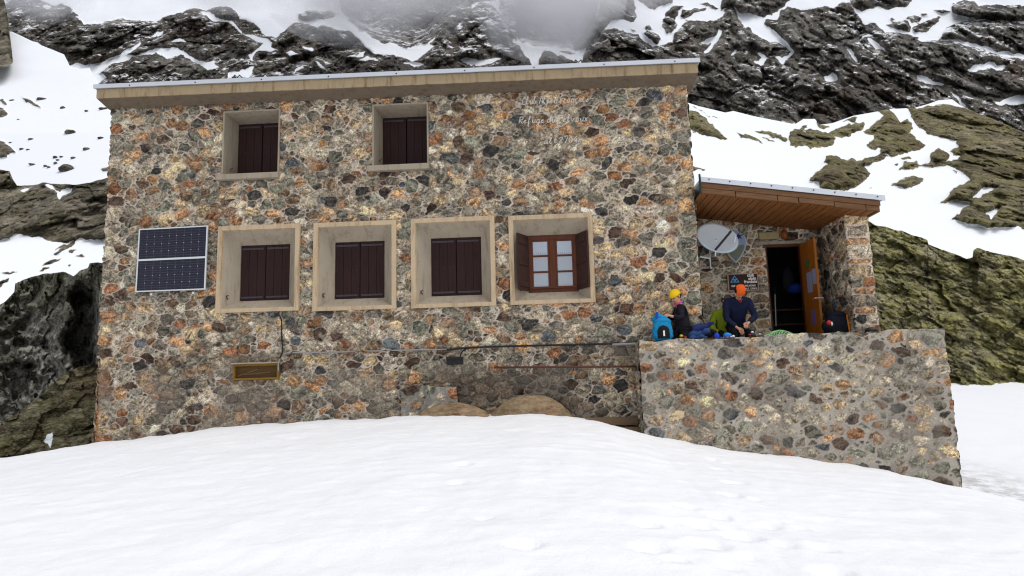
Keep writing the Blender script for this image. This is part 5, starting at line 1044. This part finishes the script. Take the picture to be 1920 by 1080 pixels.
m = MB(); cc = V(b)+Vector((0, -.16, .93)); m.tube([cc+Vector((-.045, 0, .03)), cc+Vector((0, -.03, -.03)), cc+Vector((.045, 0, .03))], .007, 6); m.build('red_neck_cord', simple('red_cord', srgb(190, 40, 40), .6, .1, 9), t2)
# person in lime green fleece sitting behind, head bowed behind the navy one
b = pY(1358, 634, .42); b[2] = ZF
t3, hd, upd, look, rt = person('person in lime green fleece sitting behind the navy jacket with head bowed', b, dict(pelvis=(.02, .1, .30), spine=(.02, .06, .48), chest=(.02, .0, .70), neck=(.05, -.02, .86), head=(.08, -.03, .97), look=(.35, -.7, -.6),
   shL=(-.15, -.02, .74), elL=(-.26, -.1, .50), wrL=(-.12, -.26, .34), shR=(.18, -.02, .76), elR=(.22, -.12, .54), wrR=(.10, -.28, .40), thL=(.3, 0, .2), thR=(-.3, 0, .2),
   hpL=(-.07, .1, .28), knL=(-.12, -.25, .40), anL=(-.08, -.3, .07), hpR=(.1, .1, .28), knR=(.16, -.25, .38), anR=(.14, -.3, .07), toe=(0, -.12, -.02)), (M_lime, M_bk2), None)
# ------------------------------------------------------------------ rucksacks and gear
def rucksack(label, c, w, d, h, body, front, pocket, tilt=0, strapmat=None, strapx=None, logo=True):
    t = thing('rucksack', label, 'rucksack', c); c = V(c); m = MB()
    rows = 9; vs = []; fs = []; n = 20
    for i in range(rows+1):
        v = i/rows; s = (1-.25*abs(v-.35)**1.5)*(1 if v < .9 else .88)*(.82+.18*min(1, v*5)); 
        for k in range(n):
            a = 2*math.pi*k/n; cx_ = math.copysign(abs(math.cos(a))**.6, math.cos(a)); sy = math.copysign(abs(math.sin(a))**.6, math.sin(a)); j = .012*math.sin(5*a+i*1.7)+.008*math.sin(9*a-i)
            vs.append((c.x+cx_*w*.5*s+j+tilt*v, c.y+sy*d*.5*s+j, c.z+v*h))
    for i in range(rows):
        for k in range(n): fs.append((i*n+k, i*n+(k+1) % n, (i+1)*n+(k+1) % n, (i+1)*n+k))
    fs.append(tuple(range(n))[::-1]); fs.append(tuple(rows*n+k for k in range(n))); m.add(vs, fs); m.build('pack_body', body, t, smooth=True)
    q = MB(); vs = []; fs = []; cols_ = 10; rws = 10   # bulging arched front pocket
    for i in range(rws+1):
        for k in range(cols_+1):
            u = k/cols_*2-1; v = i/rws; wd = math.sqrt(max(0, 1-max(0, (v-.45)/.55)**2))*.5
            vs.append((c.x+u*w*wd*.62+tilt*v*.7, c.y-d*.5-.05*(1-u*u)*(1-v*v)-.004, c.z+.03+v*h*.68))
    for i in range(rws):
        for k in range(cols_): fs.append((i*(cols_+1)+k, i*(cols_+1)+k+1, (i+1)*(cols_+1)+k+1, (i+1)*(cols_+1)+k))
    q.add(vs, fs); q.build('front_pocket', pocket, t, smooth=True)
    L_ = blob('lid', c+Vector((tilt, 0, h)), (w*.46, d*.5, .07), body, t, .12, 2, 3, 3)
    q = MB()
    for sx_ in (-.36, .36): q.tube([c+Vector((sx_*w*(.9), d*.48, h*.85)), c+Vector((sx_*w*1.1, d*.62, h*.5)), c+Vector((sx_*w, d*.45, h*.12))], [.018, .022, .014], 8)
    q.build('shoulder_strap', front, t, smooth=True)
    if strapmat:
        q = MB(); q.tube([c+Vector((strapx, -d*.52, .02)), c+Vector((strapx+.01, -d*.56, h*.5)), c+Vector((strapx+tilt, -d*.45, h*.98))], .013, 6); q.build('coloured_strap', strapmat, t, smooth=True)
    if logo:
        q = MB(); q.box(c.x-.014, c.x+.014, c.y-d*.5-.058, c.y-d*.5-.05, c.z+h*.2, c.z+h*.48); q.build('white_mark', WT, t)
    return t
M_cyan = fleece('cyan_nylon', srgb(20, 128, 176)); M_royal = fleece('royal_blue_nylon', srgb(30, 70, 170))
b = pY(1243, 638, -.44); b[2] = zt+.01
rs_ = rucksack('bright blue rucksack with black front pocket standing on the wall top', b, .34, .22, .34, M_cyan, M_bk, M_bk2, -.0)
m = MB(); m.tube([V(b)+Vector((-.10, -.05, .3)), V(b)+Vector((-.085, -.05, .50))], .022, 8); m.build('rolled_top', M_royal, rs_)
m = MB(); m.tube([V(b)+Vector((-.16, .05, .36)), V(b)+Vector((-.05, 0, .42)), V(b)+Vector((.06, -.02, .38))], [.04, .06, .05], 10); m.build('open_collar', M_cyan, rs_, smooth=True)
b = pY(1573, 627, .35); b[2] = ZF
rucksack('black rucksack with one orange strap leaning by the pillar', b+np.array([-.02, 0, 0]), .40, .28, .66, fleece('dark_navy_nylon', srgb(24, 26, 40)), M_bk, M_bk2, .0, simple('orange_webbing', srgb(240, 130, 20), .6, .1, 9), .14)
b = pY(1551, 606, .2); o = thing('helmet', 'small black and red climbing helmet beside the black rucksack', 'helmet', b); blob('helmet_shell', b+np.array([0, 0, -.06]), (.10, .1, .10), M_bk, o, .08, 2, 3, 1); blob('red_panel', b+np.array([.0, -.08, .0]), (.045, .03, .05), simple('red_plastic', srgb(200, 50, 40), .4, .1, 9, bump=0), o, .1, 2, 2, 2); blob('white_panel', b+np.array([.045, -.085, -.02]), (.022, .02, .04), WT, o, .1, 2, 2, 2)
# crumpled navy blue clothing
b = pY(1312, 634, -.15); t = thing('crumpled_jacket', 'crumpled navy blue jacket heaped on the wall top right of the yellow hat', 'jacket', b)
def drape(nm, px0, py0, px1, py1, y, r0, r1, mat, seed, parent):
    a = pY(px0, py0, y); c = pY(px1, py1, y); n = 14; pts = []; rs = []
    for i in range(n+1):
        u = i/n; pts.append(a*(1-u)+c*u+np.array([0, .03*math.sin(u*9+seed), .012*math.sin(u*14+seed)])); rs.append((r0*(1-u)+r1*u)*(.6+.4*math.sin(math.pi*min(1, u*1.0+.12)))*(1+.12*math.sin(u*22+seed)))
    m = MB(); m.tube(pts, rs, 14); return m.build(nm, mat, parent, smooth=True)
M_nb = fleece('mid_navy_nylon', srgb(34, 46, 96)); M_nb2 = fleece('slate_blue_nylon', srgb(44, 70, 116))
drape('sleeve', 1286, 622, 1338, 606, -.22, .09, .05, M_nb, 1, t); drape('back_panel', 1284, 630, 1330, 622, -.22, .08, .11, M_nb2, 2, t); drape('hem', 1292, 634, 1324, 632, -.3, .05, .05, M_nb2, 4, t); drape('dark_cuff', 1322, 628, 1340, 622, -.2, .07, .06, M_bk, 3, t)
# small gear along the wall top
def small(nm, label, cat, px, py, y, r, c, sd=1, extra=None):
    b = pY(px, py, y); t = thing(nm, label, cat, b); blob(nm+'_body', b, r, simple(nm+'_mat', c, .5, .15, 12, bump=.1), t, .12, 2.2, 3, sd)
    if extra:
        for k, (dx, dz, rr, cc, n2) in enumerate(extra): blob(n2, b+np.array([dx, -.03, dz]), (rr, rr, rr*.8), simple(n2+'_mat', cc, .5, .1, 12, bump=0), t, .1, 2, 2, sd+k)
    return t
small('stuff_sack', 'small royal blue stuff sack on the wall top below the green fleece', 'bag', 1344, 631, -.4, (.05, .05, .065), srgb(26, 66, 190), 1, [(.06, -.03, .03, srgb(20, 50, 150), 'loose_cloth'), (.10, -.04, .02, srgb(190, 200, 230), 'white_tag')])
small('climbing_helmet', 'blue helmet with orange strap in front of the navy trousers', 'helmet', 1364, 629, -.4, (.075, .06, .05), srgb(40, 130, 214), 2, [(-.01, -.045, .035, srgb(230, 96, 50), 'orange_strap'), (.05, -.04, .03, srgb(210, 216, 220), 'pale_buckle'), (.09, -.02, .03, srgb(230, 230, 230), 'white_buckle')])
small('climbing_shoe', 'yellow and black shoe at the knees of the yellow hat person', 'shoe', 1279, 632, -.4, (.07, .04, .035), srgb(28, 26, 26), 3, [(-.02, .02, .03, srgb(220, 190, 40), 'yellow_tongue'), (.05, -.01, .025, srgb(180, 40, 50), 'red_sole')])
small('gear_bundle', 'white and red ironmongery beside the navy trousers', 'climbing gear', 1410, 628, -.35, (.07, .04, .03), srgb(60, 50, 60), 4, [(.0, .045, .026, srgb(236, 232, 230), 'white_ball'), (-.04, .0, .02, srgb(170, 60, 60), 'red_sling')])
small('gear_bundle', 'grey and white metal gear halfway between the navy trousers and the green rope', 'climbing gear', 1426, 629, -.35, (.05, .04, .03), srgb(110, 100, 110), 5, [(-.02, .02, .02, srgb(236, 232, 230), 'white_carabiner'), (.05, -.01, .024, srgb(190, 50, 50), 'red_carabiner')])
small('dark_cap', 'black cap lying at the foot of the pillar on the wall', 'cap', 1634, 620, -.6, (.11, .09, .06), (.012, .012, .014), 6)
# green rope coil draped over the wall top
rp = thing('rope_coil', 'coiled green climbing rope lying on the wall top before the door', 'rope', pY(1473, 628, -.5)); m = MB()
for s in range(15):
    u = (s/14-.5); c = pY(1473+u*62, 631, -.62); hh = .155*(1-abs(2*u)**1.8*.8)
    pts = [np.array([c[0]+.09-.20*(1-math.cos(a))/2*1.3+random.uniform(-.006, .006), c[1]+.13*math.cos(a)+.12, c[2]-.04+hh*math.sin(a)]) for a in [i*math.pi/12 for i in range(-1, 14)]]
    m.tube(pts, .013, 6)
rm = Nt('green_rope', .7); rv = rm.coord(); rm.color(rm.mix(rm.ramp(rm.noise(rv, 60, 2, .5), [(.4, 0), (.6, 1)]), srgb(64, 120, 76), srgb(150, 196, 140))); m.build('rope_loops', rm.m, rp, smooth=True)

# ------------------------------------------------------------------ cloud
def cloud(c_px, c_py, dist, r, dens, seed, label):
    c = EYE+ray(c_px, c_py)*dist
    bm = bmesh.new(); bmesh.ops.create_icosphere(bm, subdivisions=3, radius=1); me = bpy.data.meshes.new('cloud'); bm.to_mesh(me); bm.free()
    o = link('cloud', me); o.location = V(c); o.scale = r; tag(o, label, 'cloud', kind='stuff')
    m = bpy.data.materials.new('mist'); m.use_nodes = True; nt = m.node_tree; nt.nodes.clear(); k = nt.nodes.new
    out_ = k('ShaderNodeOutputMaterial'); pv = k('ShaderNodeVolumePrincipled'); tc = k('ShaderNodeTexCoord'); ln = k('ShaderNodeVectorMath'); ln.operation = 'LENGTH'; nz = k('ShaderNodeTexNoise'); nz.inputs['Scale'].default_value = 1.6; nz.inputs['Detail'].default_value = 4; nz.noise_dimensions = '4D'; nz.inputs['W'].default_value = seed
    a = k('ShaderNodeMath'); a.operation = 'MULTIPLY_ADD'; a.inputs[1].default_value = 1.5; a.inputs[2].default_value = -.75
    b = k('ShaderNodeMath'); b.operation = 'SUBTRACT'; mr = k('ShaderNodeMapRange'); mr.inputs[1].default_value = 1.0; mr.inputs[2].default_value = .25; mr.inputs[3].default_value = 0; mr.inputs[4].default_value = dens
    L = nt.links.new; L(tc.outputs['Object'], ln.inputs[0]); L(tc.outputs['Object'], nz.inputs['Vector']); L(nz.outputs['Fac'], a.inputs[0]); L(ln.outputs['Value'], b.inputs[0]); L(a.outputs[0], b.inputs[1]); L(b.outputs[0], mr.inputs[0]); L(mr.outputs[0], pv.inputs['Density']); L(pv.outputs[0], out_.inputs['Volume'])
    pv.inputs['Color'].default_value = (.97, .97, 1, 1); me.materials.append(m)
cloud(1030, 5, 236, (27, 16, 22), .16, 1, 'pale mist filling the gap between the crags')
cloud(715, -18, 236, (42, 16, 21), .12, 2, 'grey mist drifting over the middle crags')
cloud(50, -30, 240, (24, 18, 13), .06, 3, 'thin mist over the far left crag')
cloud(1180, -40, 262, (24, 18, 17), .06, 4, 'thin mist over the slab right of the gap')
cloud(470, -30, 262, (36, 18, 12), .06, 5, 'thin mist along the top of the left snow ridge')

# ------------------------------------------------------------------ light
SUN_EL, SUN_AZ = math.radians(66), math.radians(118)   # azimuth clockwise from +Y
w = bpy.data.worlds.new('World'); SC.world = w; w.use_nodes = True; nt = w.node_tree; bg = nt.nodes['Background']
sky = nt.nodes.new('ShaderNodeTexSky'); sky.sky_type = 'NISHITA'; sky.sun_disc = False; sky.sun_elevation = SUN_EL; sky.sun_rotation = SUN_AZ; sky.altitude = 2700; sky.air_density = 1.0; sky.dust_density = 4
hs_ = nt.nodes.new('ShaderNodeHueSaturation'); hs_.inputs['Saturation'].default_value = .22
nt.links.new(sky.outputs[0], hs_.inputs['Color']); nt.links.new(hs_.outputs[0], bg.inputs[0]); bg.inputs[1].default_value = .15
sl = bpy.data.lights.new('sun', 'SUN'); sl.energy = 1.4; sl.angle = math.radians(30); sl.color = (1, .97, .93); so_ = bpy.data.objects.new('sun', sl); COL.objects.link(so_)
d = Vector((math.sin(SUN_AZ)*math.cos(SUN_EL), math.cos(SUN_AZ)*math.cos(SUN_EL), math.sin(SUN_EL))); so_.rotation_euler = d.to_track_quat('Z', 'Y').to_euler(); so_.location = (0, -20, 30)
SC.view_settings.view_transform = 'Standard'; SC.view_settings.look = 'None'; SC.view_settings.gamma = 1; SC.view_settings.exposure = .46; SC.cycles.filter_width = 1.15
cy = SC.cycles; cy.max_bounces = 5; cy.diffuse_bounces = 3; cy.glossy_bounces = 2; cy.transmission_bounces = 2; cy.volume_bounces = 4; cy.use_denoising = True; cy.volume_step_rate = 3; cy.volume_max_steps = 64
